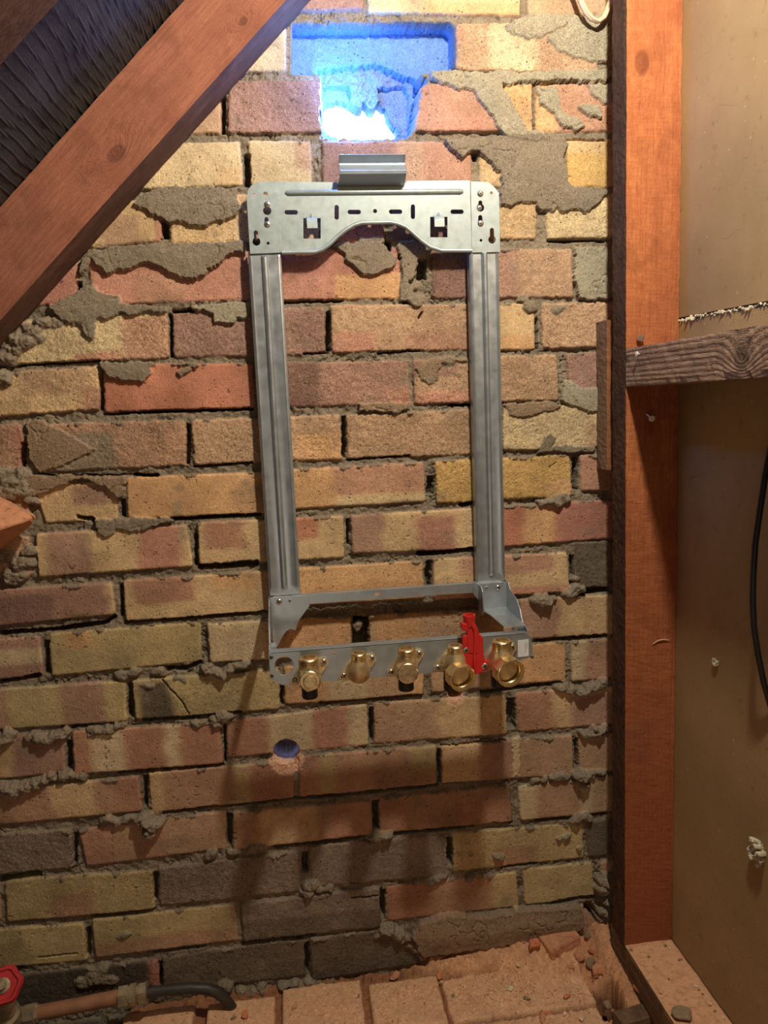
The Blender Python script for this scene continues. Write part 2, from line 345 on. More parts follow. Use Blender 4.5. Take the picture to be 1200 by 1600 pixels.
BR = [
 [((430,-50),(568,-50),(568,16),(430,18),'pinkgrey',1,[(0,1,0,.6,'tan')]),((574,-50),(813,-52),(813,25),(574,20),'cream',1,[(.35,1,.72,1,'orangebuff')]),((824,-52),(1060,-54),(1060,22),(824,24),'tan',2,[])],
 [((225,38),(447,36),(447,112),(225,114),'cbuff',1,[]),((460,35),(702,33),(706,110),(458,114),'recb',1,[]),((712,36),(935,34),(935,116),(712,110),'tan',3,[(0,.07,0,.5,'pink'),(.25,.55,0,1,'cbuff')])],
 [((210,130),(346,128),(346,208),(210,212),'tan',1,[]),((358,126),(503,125),(503,208),(355,208),'pinkgrey',2,[]),((652,130),(784,131),(784,206),(648,206),'pink',1,[(.2,.8,.7,1,'salmon')]),((787,131),(832,131),(832,206),(787,206),'orangebuff',2,[]),((837,131),(1000,128),(1000,206),(838,206),'orangebuff',2,[(.2,.7,0,1,'pink')])],
 [((150,228),(375,220),(380,290),(150,298),'cream',1,[(.8,1,.6,1,'buff')]),((386,219),(486,220),(487,292),(392,292),'cream',1,[(.75,1,0,.6,'tan')]),((503,220),(737,220),(738,292),(503,294),'pink',1,[(.5,.68,0,1,'tan'),(0,.5,0,1,'pinkgrey')]),((749,220),(876,218),(876,292),(749,292),'buff',2,[]),((884,216),(1000,216),(1000,292),(888,293),'mustard',1,[(0,.5,0,.3,'buff')])],
 [((60,328),(252,308),(253,377),(60,392),'buff',1,[(.95,1,.2,1,'red'),(.5,.8,.3,1,'tan')]),((264,304),(498,303),(498,376),(265,380),'buff',2,[(.5,1,0,1,'tan')]),((505,303),(600,303),(601,379),(505,380),'red',1,[]),((613,303),(770,302),(772,376),(614,378),'purple',1,[]),((778,302),(838,302),(838,373),(779,374),'buff',2,[]),((853,300),(1000,300),(1000,370),(855,374),'cream',3,[])],
 [((-60,410),(122,396),(121,474),(-60,485),'pink',1,[(.6,1,.3,1,'red')]),((138,402),(390,392),(392,468),(142,476),'salmon',1,[(.3,.6,.4,1,'pink')]),((402,390),(625,388),(626,466),(402,471),'red',1,[(.55,1,.5,1,'orangebuff'),(0,.5,.5,1,'salmon')]),((673,390),(894,388),(896,465),(676,466),'dull',2,[(0,.3,0,1,'purple'),(.6,1,0,1,'tan')]),((903,386),(1050,384),(1050,462),(903,464),'mortarlt',1,[])],
 [((15,500),(261,485),(264,560),(18,570),'cream',3,[(.72,1,.1,1,'pink'),(.4,.7,.8,1,'salmon')]),((269,484),(506,480),(509,554),(271,559),'pinkgrey',3,[]),((516,476),(752,474),(754,546),(518,551),'tan',2,[(0,.3,.6,1,'salmon'),(.5,1,.6,1,'pink')]),((760,474),(835,474),(837,547),(760,547),'buff',1,[(0,1,.7,1,'orangebuff')]),((846,473),(1060,470),(1060,540),(847,545),'tan',3,[])],
 [((-90,588),(155,572),(160,640),(-90,657),'buff',2,[(.5,.95,0,.6,'tan'),(.88,1,.5,1,'pink')]),((161,568),(396,568),(398,637),(163,645),'orange',0,[]),((406,567),(638,563),(641,632),(408,637),'purple',3,[(.4,1,0,1,'dull'),(.85,1,.6,1,'salmon')]),((645,562),(870,553),(873,625),(647,632),'tan',3,[(.0,.4,.75,1,'salmon'),(0,.3,0,.4,'pinkgrey')]),((886,552),(1080,545),(1080,615),(888,622),'pinkgrey',2,[])],
 [((-190,672),(32,662),(42,732),(-190,745),'brown',3,[(.95,1,0,1,'red')]),((40,664),(288,656),(298,727),(60,738),'brown',3,[(0,.5,.2,1,'mortar')]),((299,656),(531,648),(535,718),(303,727),'tan',3,[(.7,1,.4,1,'orangebuff')]),((540,648),(776,638),(778,709),(543,717),'tan',3,[]),((785,636),(1000,630),(1000,696),(786,705),'cream',3,[(.6,1,.4,1,'tan')])],
 [((-60,768),(42,760),(48,820),(-60,830),'tan',1,[]),((52,760),(180,750),(184,812),(70,818),'buff',1,[(.4,.9,.1,.6,'dull')]),((197,746),(432,736),(434,802),(199,811),'orangebuff',0,[]),((440,734),(662,722),(665,784),(442,797),'orangebuff',1,[(.36,1,0,.72,'pink'),(.36,1,.75,1,'cream')]),((680,721),(890,710),(895,775),(682,787),'mustard',2,[(.8,1,.6,1,'orangebuff')]),((906,710),(1100,702),(1100,760),(908,768),'pink',1,[])],
 [((-180,850),(44,838),(50,900),(-180,915),'tan',2,[]),((55,834),(292,820),(302,885),(60,902),'buff',0,[(.07,.33,0,1,'dull'),(.66,.93,0,1,'red')]),((308,816),(536,806),(538,872),(311,883),'buff',0,[(.05,.33,0,.65,'redbrown'),(.5,.82,0,.5,'orange')]),((548,805),(773,792),(775,857),(550,865),'buff',1,[(0,.22,0,1,'dull'),(.44,.72,.15,1,'red')]),((782,791),(1000,778),(1000,838),(784,855),'orange',0,[(.15,.4,0,1,'orangebuff'),(.4,1,0,1,'red')])],
 [((-60,924),(175,910),(180,960),(-60,985),'dull',0,[(.95,1,0,1,'buff'),(.2,.6,.2,1,'purple')]),((192,907),(430,890),(434,957),(196,971),'buff',0,[(.06,.48,.0,.6,'redbrown'),(.6,1,0,.4,'orangebuff')]),((442,890),(660,876),(664,935),(445,948),'orangebuff',1,[]),((676,873),(887,863),(891,925),(678,938),'buff',0,[(.2,.9,0,.45,'pink'),(0,1,.8,1,'salmon')]),((899,848),(1100,838),(1100,915),(900,922),'dgrey',2,[])],
 [((-160,1008),(62,994),(68,1055),(-160,1078),'dull',0,[(.1,1,.3,.65,'cbuff')]),((76,990),(314,972),(314,1034),(80,1057),'olive',0,[(.1,.3,0,.4,'orangebuff')]),((323,974),(548,962),(549,1022),(328,1036),'orangebuff',1,[(0,.42,0,1,'cbuff')]),((576,962),(800,948),(800,1008),(578,1020),'tan',1,[(.05,.35,0,1,'orangebuff')]),((812,937),(1020,925),(1020,988),(814,1000),'buff',0,[(0,.28,0,1,'dull')])],
 [((-20,1078),(195,1063),(199,1127),(-20,1142),'olive',0,[(0,.17,0,1,'dull'),(.54,.86,0,1,'dull')]),((205,1063),(435,1045),(438,1108),(212,1125),'olive',1,[(.05,.26,.1,1,'soot')]),((443,1042),(661,1026),(662,1086),(445,1101),'orangebuff',0,[(.3,.6,0,1,'cbuff'),(.6,.9,0,1,'tan')]),((673,1024),(885,1003),(885,1064),(674,1083),'orangebuff',0,[(.0,.5,0,1,'tan')]),((893,1003),(1100,988),(1100,1045),(894,1066),'brown',0,[(0,.1,0,1,'cbuff'),(.1,1,.4,1,'pink')])],
 [((-110,1158),(98,1143),(102,1208),(-110,1228),'dull',0,[(.5,.62,0,1,'buff')]),((112,1143),(343,1128),(349,1193),(116,1210),'redbrown',0,[(.14,.35,0,1,'cbuff'),(.62,.72,0,1,'cbuff')]),((353,1127),(573,1101),(576,1165),(355,1185),'redbrown',0,[(.3,.6,0,1,'cbuff'),(.87,1,0,1,'cbuff')]),((584,1098),(790,1087),(793,1148),(585,1163),'tan',0,[(.5,1,0,1,'buff')]),((805,1083),(1010,1068),(1010,1128),(811,1145),'buff',0,[(0,.27,0,1,'redbrown'),(.42,1,.2,1,'dull')])],
 [((-10,1235),(216,1213),(222,1268),(-8,1290),'brown',0,[(.4,.7,0,1,'buff'),(.85,1,0,1,'redbrown')]),((231,1208),(458,1188),(460,1248),(237,1272),'brown',0,[(0,.1,0,1,'buff'),(.58,.70,0,1,'olive'),(.7,1,0,1,'redbrown')]),((467,1182),(682,1165),(682,1226),(468,1246),'brown',0,[(0,.15,0,1,'redbrown'),(.15,.27,0,1,'olive'),(.8,1,0,.6,'olive')]),((690,1164),(895,1148),(896,1210),(691,1225),'tan',0,[(.28,.54,0,1,'dull'),(0,.28,0,1,'buff')]),((905,1149),(1100,1135),(1100,1192),(906,1210),'tan',0,[])],
 [((-105,1312),(111,1296),(116,1357),(-105,1375),'grey',3,[]),((122,1297),(352,1268),(356,1326),(134,1355),'pink',0,[(.2,.4,0,1,'tan'),(.55,1,0,1,'tan')]),((363,1268),(580,1250),(583,1303),(364,1328),'brown',0,[(.7,1,0,1,'redbrown'),(.2,.6,0,1,'buff')]),((592,1247),(797,1226),(800,1284),(593,1302),'brown',0,[(0,.2,0,1,'redbrown'),(.55,1,.3,1,'redbrown')]),((809,1229),(1010,1204),(1010,1262),(814,1283),'cbuff',0,[(.12,.48,0,1,'brown'),(.55,1,0,1,'tan')])],
 [((-200,1392),(-2,1376),(2,1440),(-200,1455),'brown',1,[]),((6,1375),(237,1360),(242,1421),(10,1442),'olive',1,[(.3,.6,.4,1,'brown')]),((247,1357),(466,1330),(470,1392),(250,1417),'grey',3,[]),((482,1322),(692,1304),(697,1368),(488,1386),'grey',2,[]),((706,1302),(911,1286),(914,1342),(710,1362),'olive',1,[(.3,.6,.5,1,'brown')]),((915,1285),(1100,1268),(1100,1322),(920,1340),'dgrey',1,[])],
 [((-100,1460),(130,1443),(136,1502),(-100,1522),'olive',0,[]),((143,1438),(366,1413),(372,1470),(148,1497),'olive',0,[(0,1,.6,1,'brown'),(.95,1,0,.6,'dull')]),((374,1412),(592,1386),(596,1448),(380,1471),'grey',2,[(0,1,.5,1,'dgrey')]),((603,1386),(808,1363),(811,1418),(606,1440),'brown',0,[(0,.35,0,1,'redbrown'),(.8,1,0,1,'olive')]),((817,1359),(927,1348),(930,1404),(820,1415),'olive',0,[])],
 [((-200,1548),(14,1528),(14,1590),(-200,1610),'soot',2,[]),((20,1525),(247,1500),(250,1556),(20,1590),'soot',2,[(.95,1,0,1,'red')]),((253,1497),(475,1467),(480,1526),(255,1552),'grey',2,[(0,1,0,1,'dgrey')]),((484,1466),(700,1440),(700,1500),(487,1533),'dgrey',2,[]),((708,1438),(930,1412),(930,1470),(708,1498),'brown',1,[])],
]
# smears of mortar spread over the brick faces: outline, thickness, smooth colour
SM = [
 ([(209,322),(225,305),(243,295),(300,292),(380,294),(371,300),(368,312),(378,325),(371,338),(361,344),(341,347),(320,356),(300,353),(272,347),(262,349),(250,342),(232,330)],6,'mortar'),
 ([(125,432),(128,405),(150,388),(265,380),(385,378),(383,398),(368,396),(352,403),(336,416),(320,430),(300,437),(275,431),(262,424),(240,413),(225,411),(205,420),(185,424),(165,431),(163,424),(145,410)],7,'mortar'),
 ([(120,455),(145,445),(160,455),(185,465),(192,482),(150,486),(90,492),(75,480)],5,'mortar'),
 ([(77,482),(200,474),(262,480),(261,489),(250,490),(235,487),(215,492),(200,492),(190,489),(180,496),(160,499),(150,505),(152,520),(146,534),(136,528),(130,515),(128,508),(110,505),(95,498)],6,'mortar'),
 ([(298,478),(392,470),(393,497),(372,499),(366,507),(345,504),(336,504),(331,492),(318,486),(300,484)],5,'mortarlt'),
 ([(155,564),(237,566),(239,583),(227,595),(213,597),(192,595),(173,589),(160,576)],6,'mortar'),
 ([(275,583),(285,574),(299,573),(301,580),(283,590)],4,'mortar'),
 ([(255,570),(300,566),(312,570),(305,580),(290,570)],4,'mortar'),
 ([(517,385),(540,378),(597,379),(606,388),(620,402),(618,415),(608,421),(587,427),(576,430),(560,424),(546,413),(537,405),(538,395)],5,'mortar'),
 ([(560,372),(600,372),(604,381),(560,384)],4,'mortar'),
 ([(788,40),(789,51),(803,57),(827,63),(845,62),(853,56),(880,43),(902,32),(896,24),(827,22)],5,'mortarlt'),
 ([(850,63),(869,80),(896,93),(936,100),(948,99),(960,20),(900,27),(880,45),(867,50)],6,'mortarlt'),
 ([(672,113),(675,125),(693,137),(717,141),(739,145),(747,160),(757,173),(768,184),(773,197),(789,213),(800,221),(860,222),(850,208),(824,204),(813,187),(805,173),(792,149),(784,135),(800,131),(827,129),(945,130),(960,110),(811,115),(740,112)],8,'mortarlt'),
 ([(837,136),(845,163),(861,176),(880,200),(900,205),(912,197),(896,182),(875,173),(875,155),(872,136)],4,'mortarlt'),
 ([(915,132),(925,150),(941,163),(960,163),(960,130)],4,'mortarlt'),
 ([(900,168),(915,163),(930,165),(941,175),(941,186),(915,183)],5,'mortarlt'),
 ([(690,220),(700,232),(712,241),(722,248),(735,237),(745,236),(757,246),(768,257),(780,270),(784,290),(779,305),(781,322),(800,324),(806,320),(833,317),(843,326),(858,329),(864,316),(872,330),(882,334),(893,327),(905,328),(913,333),(925,327),(934,318),(945,306),(960,300),(960,294),(893,293),(887,282),(884,262),(880,245),(886,225),(880,212),(800,212),(740,215)],6,'mortar'),
 ([(898,386),(950,386),(950,470),(905,470),(896,440)],4,'mortarlt'),
 ([(620,375),(672,380),(672,400),(655,402),(648,430),(640,440),(655,470),(625,472),(627,420)],3,'mortar'),
 ([(880,595),(877,624),(888,636),(904,637),(920,644),(945,645),(945,605),(907,608),(896,595)],5,'mortarlt'),
 ([(786,632),(860,625),(880,632),(860,642),(830,650),(810,655),(795,648)],4,'mortarbr'),
 ([(845,690),(860,675),(870,685),(862,697),(930,695),(930,705),(840,708)],3,'mortar'),
 ([(20,735),(53,741),(195,745),(193,777),(181,777),(165,762),(149,755),(128,748),(85,764),(70,770),(53,773),(40,790)],5,'mortarbr'),
 ([(147,812),(155,835),(168,840),(179,835),(184,828),(203,829),(224,829),(240,821),(275,815),(264,808),(150,810)],5,'mortar'),
 ([(40,660),(60,655),(130,690),(150,705),(120,715),(100,730),(60,738),(45,715)],3,'mortarbr'),
 ([(647,575),(665,562),(690,560),(735,560),(738,566),(720,566),(700,562),(690,568),(680,590),(668,600),(655,592)],3,'mortarbr'),
 ([(560,630),(635,628),(640,640),(560,645)],4,'mortarbr'),
 ([(640,1458),(655,1438),(700,1424),(760,1428),(820,1416),(905,1412),(912,1440),(890,1458),(820,1466),(740,1478),(660,1490)],13,'mortarbr'),
 ([(800,1155),(812,1150),(812,1212),(802,1216)],1.5,'cbuff'),
]
# lumps hanging out of the joints: px, py, radius px, height mm
LP = [(868,783,13,10),(880,779,10,8),(850,786,9,7),(846,941,14,16),(838,938,10,12),(860,934,9,8),(890,928,10,9),(900,920,12,9),(898,905,7,5),
 (880,1074,8,9),(892,1077,9,12),(905,1078,10,14),(918,1075,10,14),(930,1070,10,14),(942,1064,9,12),(870,1073,7,6),(912,1145,8,9),(925,1144,8,11),(936,1139,9,13),(945,1136,8,10),
 (906,1208,13,20),(912,1222,8,14),(925,1208,8,8),(938,1206,7,8),(880,1211,9,8),(868,1213,8,7),(852,1216,7,6),(835,1219,7,5),
 (8,1228,10,10),(18,1232,12,14),(30,1233,12,16),(42,1229,11,14),(56,1223,9,11),(68,1217,10,12),(80,1214,8,9),(105,1212,10,9),(125,1212,8,6),
 (227,1279,13,18),(240,1284,12,22),(237,1296,9,22),(170,1281,9,9),(182,1284,9,9),(196,1280,8,7),(208,1277,8,6),
 (50,1150,9,9),(62,1152,10,12),(76,1152,11,13),(92,1148,10,12),(104,1143,8,8),(5,1152,12,12),(15,1145,9,9),(150,1141,11,7),(168,1139,11,7),(185,1135,9,6),
 (322,1040,8,9),(330,1048,9,12),(345,1053,10,14),(358,1046,9,11),(375,1040,10,12),(385,1036,8,9),(335,1125,9,7),(352,1120,10,9),(340,1130,8,8),(310,1130,8,5),
 (585,1305,11,14),(600,1302,10,12),(578,1316,7,10),(485,1382,11,11),(480,1394,9,10),(500,1388,8,7),(515,1386,7,6),(540,1380,6,5),
 (945,1370,14,22),(940,1385,12,20),(952,1400,14,22),(945,1418,12,18),(955,1432,11,16),(938,1430,8,10),
 (10,560,14,12),(3,590,14,12),(35,533,18,14),(52,518,14,12),(68,505,12,10),(22,545,14,12),(60,530,10,10),(8,740,14,10),(20,755,16,12),(36,765,14,12),(8,770,18,12),(30,740,12,8),(48,780,10,8),
 (35,880,14,10),(22,900,16,10),(45,860,10,8),(12,870,12,6),(330,1335,9,6),(395,1325,8,9),(410,1324,8,8),(365,1330,9,5),
 (592,1458,8,7),(605,1452,11,12),(622,1458,10,11),(632,1465,9,10),(655,1378,8,6),(668,1376,9,7),(680,1375,8,6),(690,1372,8,5),(750,1368,8,5),(735,1372,7,6),(900,1280,9,8),(910,1275,9,8),(918,1278,7,8),
 (735,1335,3,3),(778,1339,7,7),(874,1308,6,5),(885,1308,5,5),(905,1325,4,4),(195,1460,8,4),(530,1045,9,3),
 (160,1512,10,6),(150,1525,14,8),(170,1530,12,7),(130,1535,12,6),(352,1540,11,9),(378,1548,9,9),(395,1550,8,8),(410,1545,9,9),(425,1548,8,8),(445,1540,9,9),(460,1536,9,9),(470,1542,8,8),(485,1535,9,10),(500,1538,8,7),(515,1535,7,7),(340,1552,9,6),
 (655,1480,10,8),(640,1478,8,7),(660,1492,8,8),(690,1455,8,5),(820,470,8,3),(830,480,10,4),(870,484,10,3),(620,640,7,6),(610,632,6,6),(672,590,10,4),(700,565,9,4),
 (655,395,10,5),(648,470,10,5),(640,450,8,3),(230,1070,8,5),(280,1062,8,3),(210,1052,10,5),(190,1055,10,5),(820,212,8,4),(790,190,7,3),(862,325,10,5),(880,318,12,5),(912,322,11,5),(935,306,9,4),
 (128,505,8,3),(90,505,10,4),(250,1052,9,4),(560,978,8,4),(560,1005,12,-8)]
# open cracks: polyline in pixels and width in mm (deep, dark)
CR = [([(858,376),(945,375)],3),([(705,633),(735,633)],4),([(185,645),(395,639)],3),([(235,813),(318,809),(405,805)],4),([(320,807),(398,805)],3),([(313,886),(345,885),(400,880)],8),([(655,866),(700,863),(740,858)],6),
 ([(720,789),(742,786)],5),([(0,991),(80,985),(165,974),(178,964)],6),([(196,973),(300,966),(430,955)],4),([(903,926),(950,921)],9),([(250,1047),(290,1045),(312,1036)],6),([(836,1003),(890,998),(948,994)],6),
 ([(0,1067),(30,1062),(60,1055)],5),([(98,1138),(150,1133)],5),([(225,1126),(300,1122),(375,1113)],5),([(500,1100),(580,1093),(660,1086)],3),([(755,1083),(795,1078),(840,1073),(875,1069)],6),([(185,1208),(260,1203),(348,1196)],4),
 ([(256,1271),(330,1262),(400,1256),(458,1249)],4),([(462,1249),(560,1242),(685,1228)],4),([(0,1377),(30,1371),(60,1367)],8),([(430,1325),(500,1318),(583,1305)],5),([(600,1306),(700,1296),(740,1291)],4),([(840,1283),(900,1278),(948,1271)],5),
 ([(142,1434),(190,1429),(240,1422)],5),([(785,1357),(840,1350)],4),([(380,1475),(440,1468),(492,1461)],5),([(240,1490),(320,1480)],4),([(865,1411),(905,1404),(930,1402)],7),([(920,1417),(935,1432),(950,1440)],16),
 ([(75,503),(90,508)],2),([(660,488),(655,497)],2),([(18,572),(155,563)],2.2),([(0,738),(42,735)],2),([(163,647),(200,647)],2),([(303,729),(395,723)],2),([(543,719),(640,712)],2),([(475,553),(512,551)],2.5),([(590,552),(640,548)],2),
 ([(402,473),(500,470),(535,469)],3),([(870,722),(858,730)],0.1),([(245,386),(150,389)],1.5),([(272,486),(300,484)],6),([(640,549),(655,548)],2),([(100,745),(225,741)],1.5),([(210,742),(245,743)],4),([(122,808),(145,812)],4),
 ([(455,1470),(480,1466)],3),([(550,1402),(600,1398)],2),([(560,1380),(545,1383)],2),([(880,218),(945,219)],3),([(752,208),(790,214)],1),([(375,1560),(450,1552),(540,1538)],4),([(0,1520),(40,1515)],2.5),
 ([(705,1458),(725,1448),(745,1445),(790,1449),(820,1443)],2.5),([(254,1062),(268,1078),(283,1094),(295,1115)],.8),([(60,1497),(120,1490)],1.5),([(832,137),(833,203)],1.6),([(770,1285),(800,1287)],2),
 ([(678,115),(690,108),(700,92)],1.2),([(60,738),(90,744),(150,742)],1.5),([(10,1443),(60,1440)],1.5),([(690,1166),(790,1158)],2),([(693,1226),(720,1222)],1.5)]
# open perpend joints: pixel boxes, sides follow the bricks
PJ = [(381,240,391,292),(509,487,516,549),(264,490,269,558),(154,576,161,640),(290,662,297,726),(31,690,40,734),(534,650,540,714),(653,403,666,436),(622,392,630,405),(187,780,195,808),(668,745,678,772),(895,715,904,765),(303,834,309,884),
 (541,812,546,852),(666,876,674,930),(892,868,898,915),(186,915,192,964),(552,965,575,1018),(68,1002,76,1054),(199,1068,208,1122),(437,1062,443,1102),(794,1092,806,1140),(577,1106,583,1160),(103,1158,111,1206),(350,1134,353,1192),(223,1212,230,1262),
 (684,1172,690,1224),(354,1272,362,1322),(583,1252,591,1296),(113,1304,120,1352),(239,1364,246,1408),(472,1334,481,1366),(594,1392,602,1436),(133,1452,141,1496),(476,1474,483,1522),(248,1504,253,1544),(899,1156,904,1200),
 (630,440,640,474),(345,150,352,206),(602,375,612,392),(838,495,842,545),(252,345,262,372),(699,1310,708,1355),(740,230,746,250),(118,440,127,470)]
def px2(p): q = at(p[0], p[1], 0); return (q[0], q[2])
def sub(x0, x1, z0, z1):
    i0, i1 = np.searchsorted(WX, [x0, x1]); j0, j1 = np.searchsorted(WZ, [z0, z1]); return slice(max(i0,0), i1+1), slice(max(j0,0), j1+1)
def poly_sd(P, x, z):
    """signed distance to a polygon, positive inside"""
    d = np.full(x.shape, 1e9, np.float32); ins = np.zeros(x.shape, bool); n = len(P)
    for i in range(n):
        ax, az = P[i]; bx, bz = P[(i+1) % n]; ex, ez = bx-ax, bz-az
        t = np.clip(((x-ax)*ex+(z-az)*ez)/(ex*ex+ez*ez+1e-9), 0, 1); d = np.minimum(d, np.hypot(x-ax-t*ex, z-az-t*ez))
        c = ((az > z) != (bz > z)) & (x < (bx-ax)*(z-az)/((bz-az) if abs(bz-az) > 1e-9 else 1e-9)+ax); ins ^= c
    return np.where(ins, d, -d)
H = (-4.2+4.0*fbm(GX, GZ, 22, 3, 11)+2.2*fbm(GX, GZ, 5, 3, 31)).astype(np.float32)
H -= 4.5*sstep(.07, 0, np.abs(fbm(GX, GZ, 16, 3, 13)))*sstep(-.2,.3,fbm(GX, GZ, 50, 2, 15))
CL = np.empty(GX.shape+(3,), np.float32); CL[:] = C['mortar']
CL *= (1+.22*fbm(GX, GZ, 30, 3, 5))[..., None]
wx = 1.4*fbm(GX, GZ, 9, 3, 41)+.8*fbm(GX, GZ, 3, 2, 43); wz = 1.4*fbm(GX, GZ, 9, 3, 47)+.8*fbm(GX, GZ, 3, 2, 53)
nbig = fbm(GX, GZ, 34, 3, 61); nfine = fbm(GX, GZ, 3.0, 2, 67); pit = vnoise(GX, GZ, 4.2, 71); blot = fbm(GX, GZ, 45, 4, 73); sq = fbm(GX, GZ, 26, 4, 79, .6); fmid = fbm(GX, GZ, 8, 3, 89); lw = fbm(GX, GZ, 13, 2, 91); lw2 = fbm(GX, GZ, 13, 2, 93)
TX = np.full(GX.shape, .75, np.float32)
def brick(P, col, tex, bands, off=None, seed=0):
    xs = [p[0] for p in P]; zs = [p[1] for p in P]; S = sub(min(xs)-12, max(xs)+12, min(zs)-12, max(zs)+12)
    x = GX[S]+wx[S]*(.7 if tex < 2 else 1.1); z = GZ[S]+wz[S]*(.7 if tex < 2 else 1.1)
    if x.size == 0: return
    TL, TR, BRr, BLl = P
    # edge distances (positive inside)
    def ed(a, b):
        ex, ez = b[0]-a[0], b[1]-a[1]; L = math.hypot(ex, ez); return ((x-a[0])*ez-(z-a[1])*ex)/L
    dt = ed(TL, TR); dr = ed(TR, BRr); db = ed(BRr, BLl); dl = ed(BLl, TL)
    k = 1.6; dd = np.stack([dt, dr, db, dl]); sd = -np.log(np.exp(-np.clip(dd, -60, 60)/k).sum(0))*k+.4
    r = np.random.RandomState(seed)
    off = r.uniform(-1.2, 2.2) if off is None else off
    grit = [.20, .30, .5, .75][tex]
    face = off+r.uniform(-.008, .008)*(x-xs[0])+r.uniform(-.02, .02)*(z-zs[0])+[.7,.9,1.0,1.3][tex]*nbig[S]+grit*nfine[S]+(.8*fmid[S] if tex > 1 else .25*fmid[S])
    pm = sstep(.90, .96, pit[S])*sstep(-.1, .3, fbm(x, z, 40, 2, 87)); face = face-pm*1.3
    m = sstep(-.6, 1.5, sd); face = face-1.3*(1-sstep(0, 3.5, sd))-1.5*sstep(.2,.8,nbig[S])*(1-sstep(0, 7, sd))
    sl = 15*sq[S]-1.8+2.5*nbig[S]
    over = sstep(0, 1.5, sl-dt)*(dt > -3)*1.0              # mortar squeezed over the top arris
    over = np.maximum(over, sstep(0, 1.5, (7*nbig[S]-3.2)-dl)*(dl > -3))
    h = H[S]*(1-m)+face*m
    h = np.where(m > .1, h+over*(2.2+1.2*nfine[S]+1.2*fmid[S]), h)
    H[S] = h
    u = np.clip((x-BLl[0])/(BRr[0]-BLl[0]), 0, 1); v = np.clip(dt/(dt+db+1e-6), 0, 1)
    c = np.empty(x.shape+(3,), np.float32); c[:] = C[col]
    ns = blot[S]*.035; 
    for (u0, u1, v0, v1, bc) in bands:
        e = 1/25.0
        f = sstep(u0-e, u0+e, u+ns+(.5 if u0 <= 0 else 0))*(1-sstep(u1-e, u1+e, u+ns-(.5 if u1 >= 1 else 0)))
        f = f*sstep(v0-.08, v0+.08, v+ns*2+(.5 if v0 <= 0 else 0))*(1-sstep(v1-.08, v1+.08, v+ns*2-(.5 if v1 >= 1 else 0)))
        c = c*(1-f[..., None]*.88)+C[bc]*f[..., None]*.88
    c = c*(1+r.uniform(-.06, .06))*(1+.32*blot[S])[..., None]*(1+[.06,.10,.14,.20][tex]*nfine[S])[..., None]
    g = np.clip(sstep(.35, .7, fbm(x+seed*37, z, 30, 4, 83)), 0, 1)*.45; c = c*(1-g[..., None])+C['mortar']*g[..., None]
    pd = pm[..., None]*.4; c = c*(1-pd)
    TX[S] = TX[S]*(1-m*(1-over))+[.1,.4,.75,1.0][tex]*m*(1-over); mm = (m*(1-over))[..., None]; CL[S] = CL[S]*(1-mm)+c*mm
for ri, row in enumerate(BR):
    for bi, b in enumerate(row):
        P = [px2(p) for p in b[:4]]
        brick(P, b[4], b[5], b[6], {(1,1): -34}.get((ri, bi)), ri*20+bi+3)
# bricks carried on out of sight of the camera: same courses
def row_z(ri, X):
    b = BR[ri][0] if X < 0 else BR[ri][-1]
    P = [px2(p) for p in b[:4]]; sl = (P[1][1]-P[0][1])/(P[1][0]-P[0][0])
    return P
for ri, row in enumerate(BR):
    Pl = [px2(p) for p in row[0][:4]]; xl = min(Pl[0][0], Pl[3][0])-10; zt, zb = Pl[0][1], Pl[3][1]
    while xl > -900:
        brick([(xl-215, zt), (xl, zt), (xl, zb), (xl-215, zb)], ['buff','tan','brown','dull'][(ri*3+int(xl)) % 4], 1, [], None, int(abs(xl))+ri); xl -= 225
    Pr = [px2(p) for p in row[-1][:4]]; xr = max(Pr[1][0], Pr[2][0])+10; zt, zb = Pr[1][1], Pr[2][1]
    while xr < 620:
        brick([(xr, zt), (xr+215, zt), (xr+215, zb), (xr, zb)], 'tan', 1, [], None, int(xr)+ri); xr += 225
for k in range(3):
    for j in range(8):
        x0 = -1010+j*225+(k % 2)*112; z0 = 1512+k*75
        brick([(x0, z0+65), (x0+215, z0+65), (x0+215, z0), (x0, z0)], ['buff','pink','tan'][(k+j) % 3], 1, [], None, 900+k*9+j)
for k in range(2):
    for j in range(8):
        x0 = -1010+j*225+(k % 2)*112; z0 = -88-k*75
        brick([(x0, z0+65), (x0+215, z0+65), (x0+215, z0), (x0, z0)], 'dgrey', 1, [], None, 950+k*9+j)
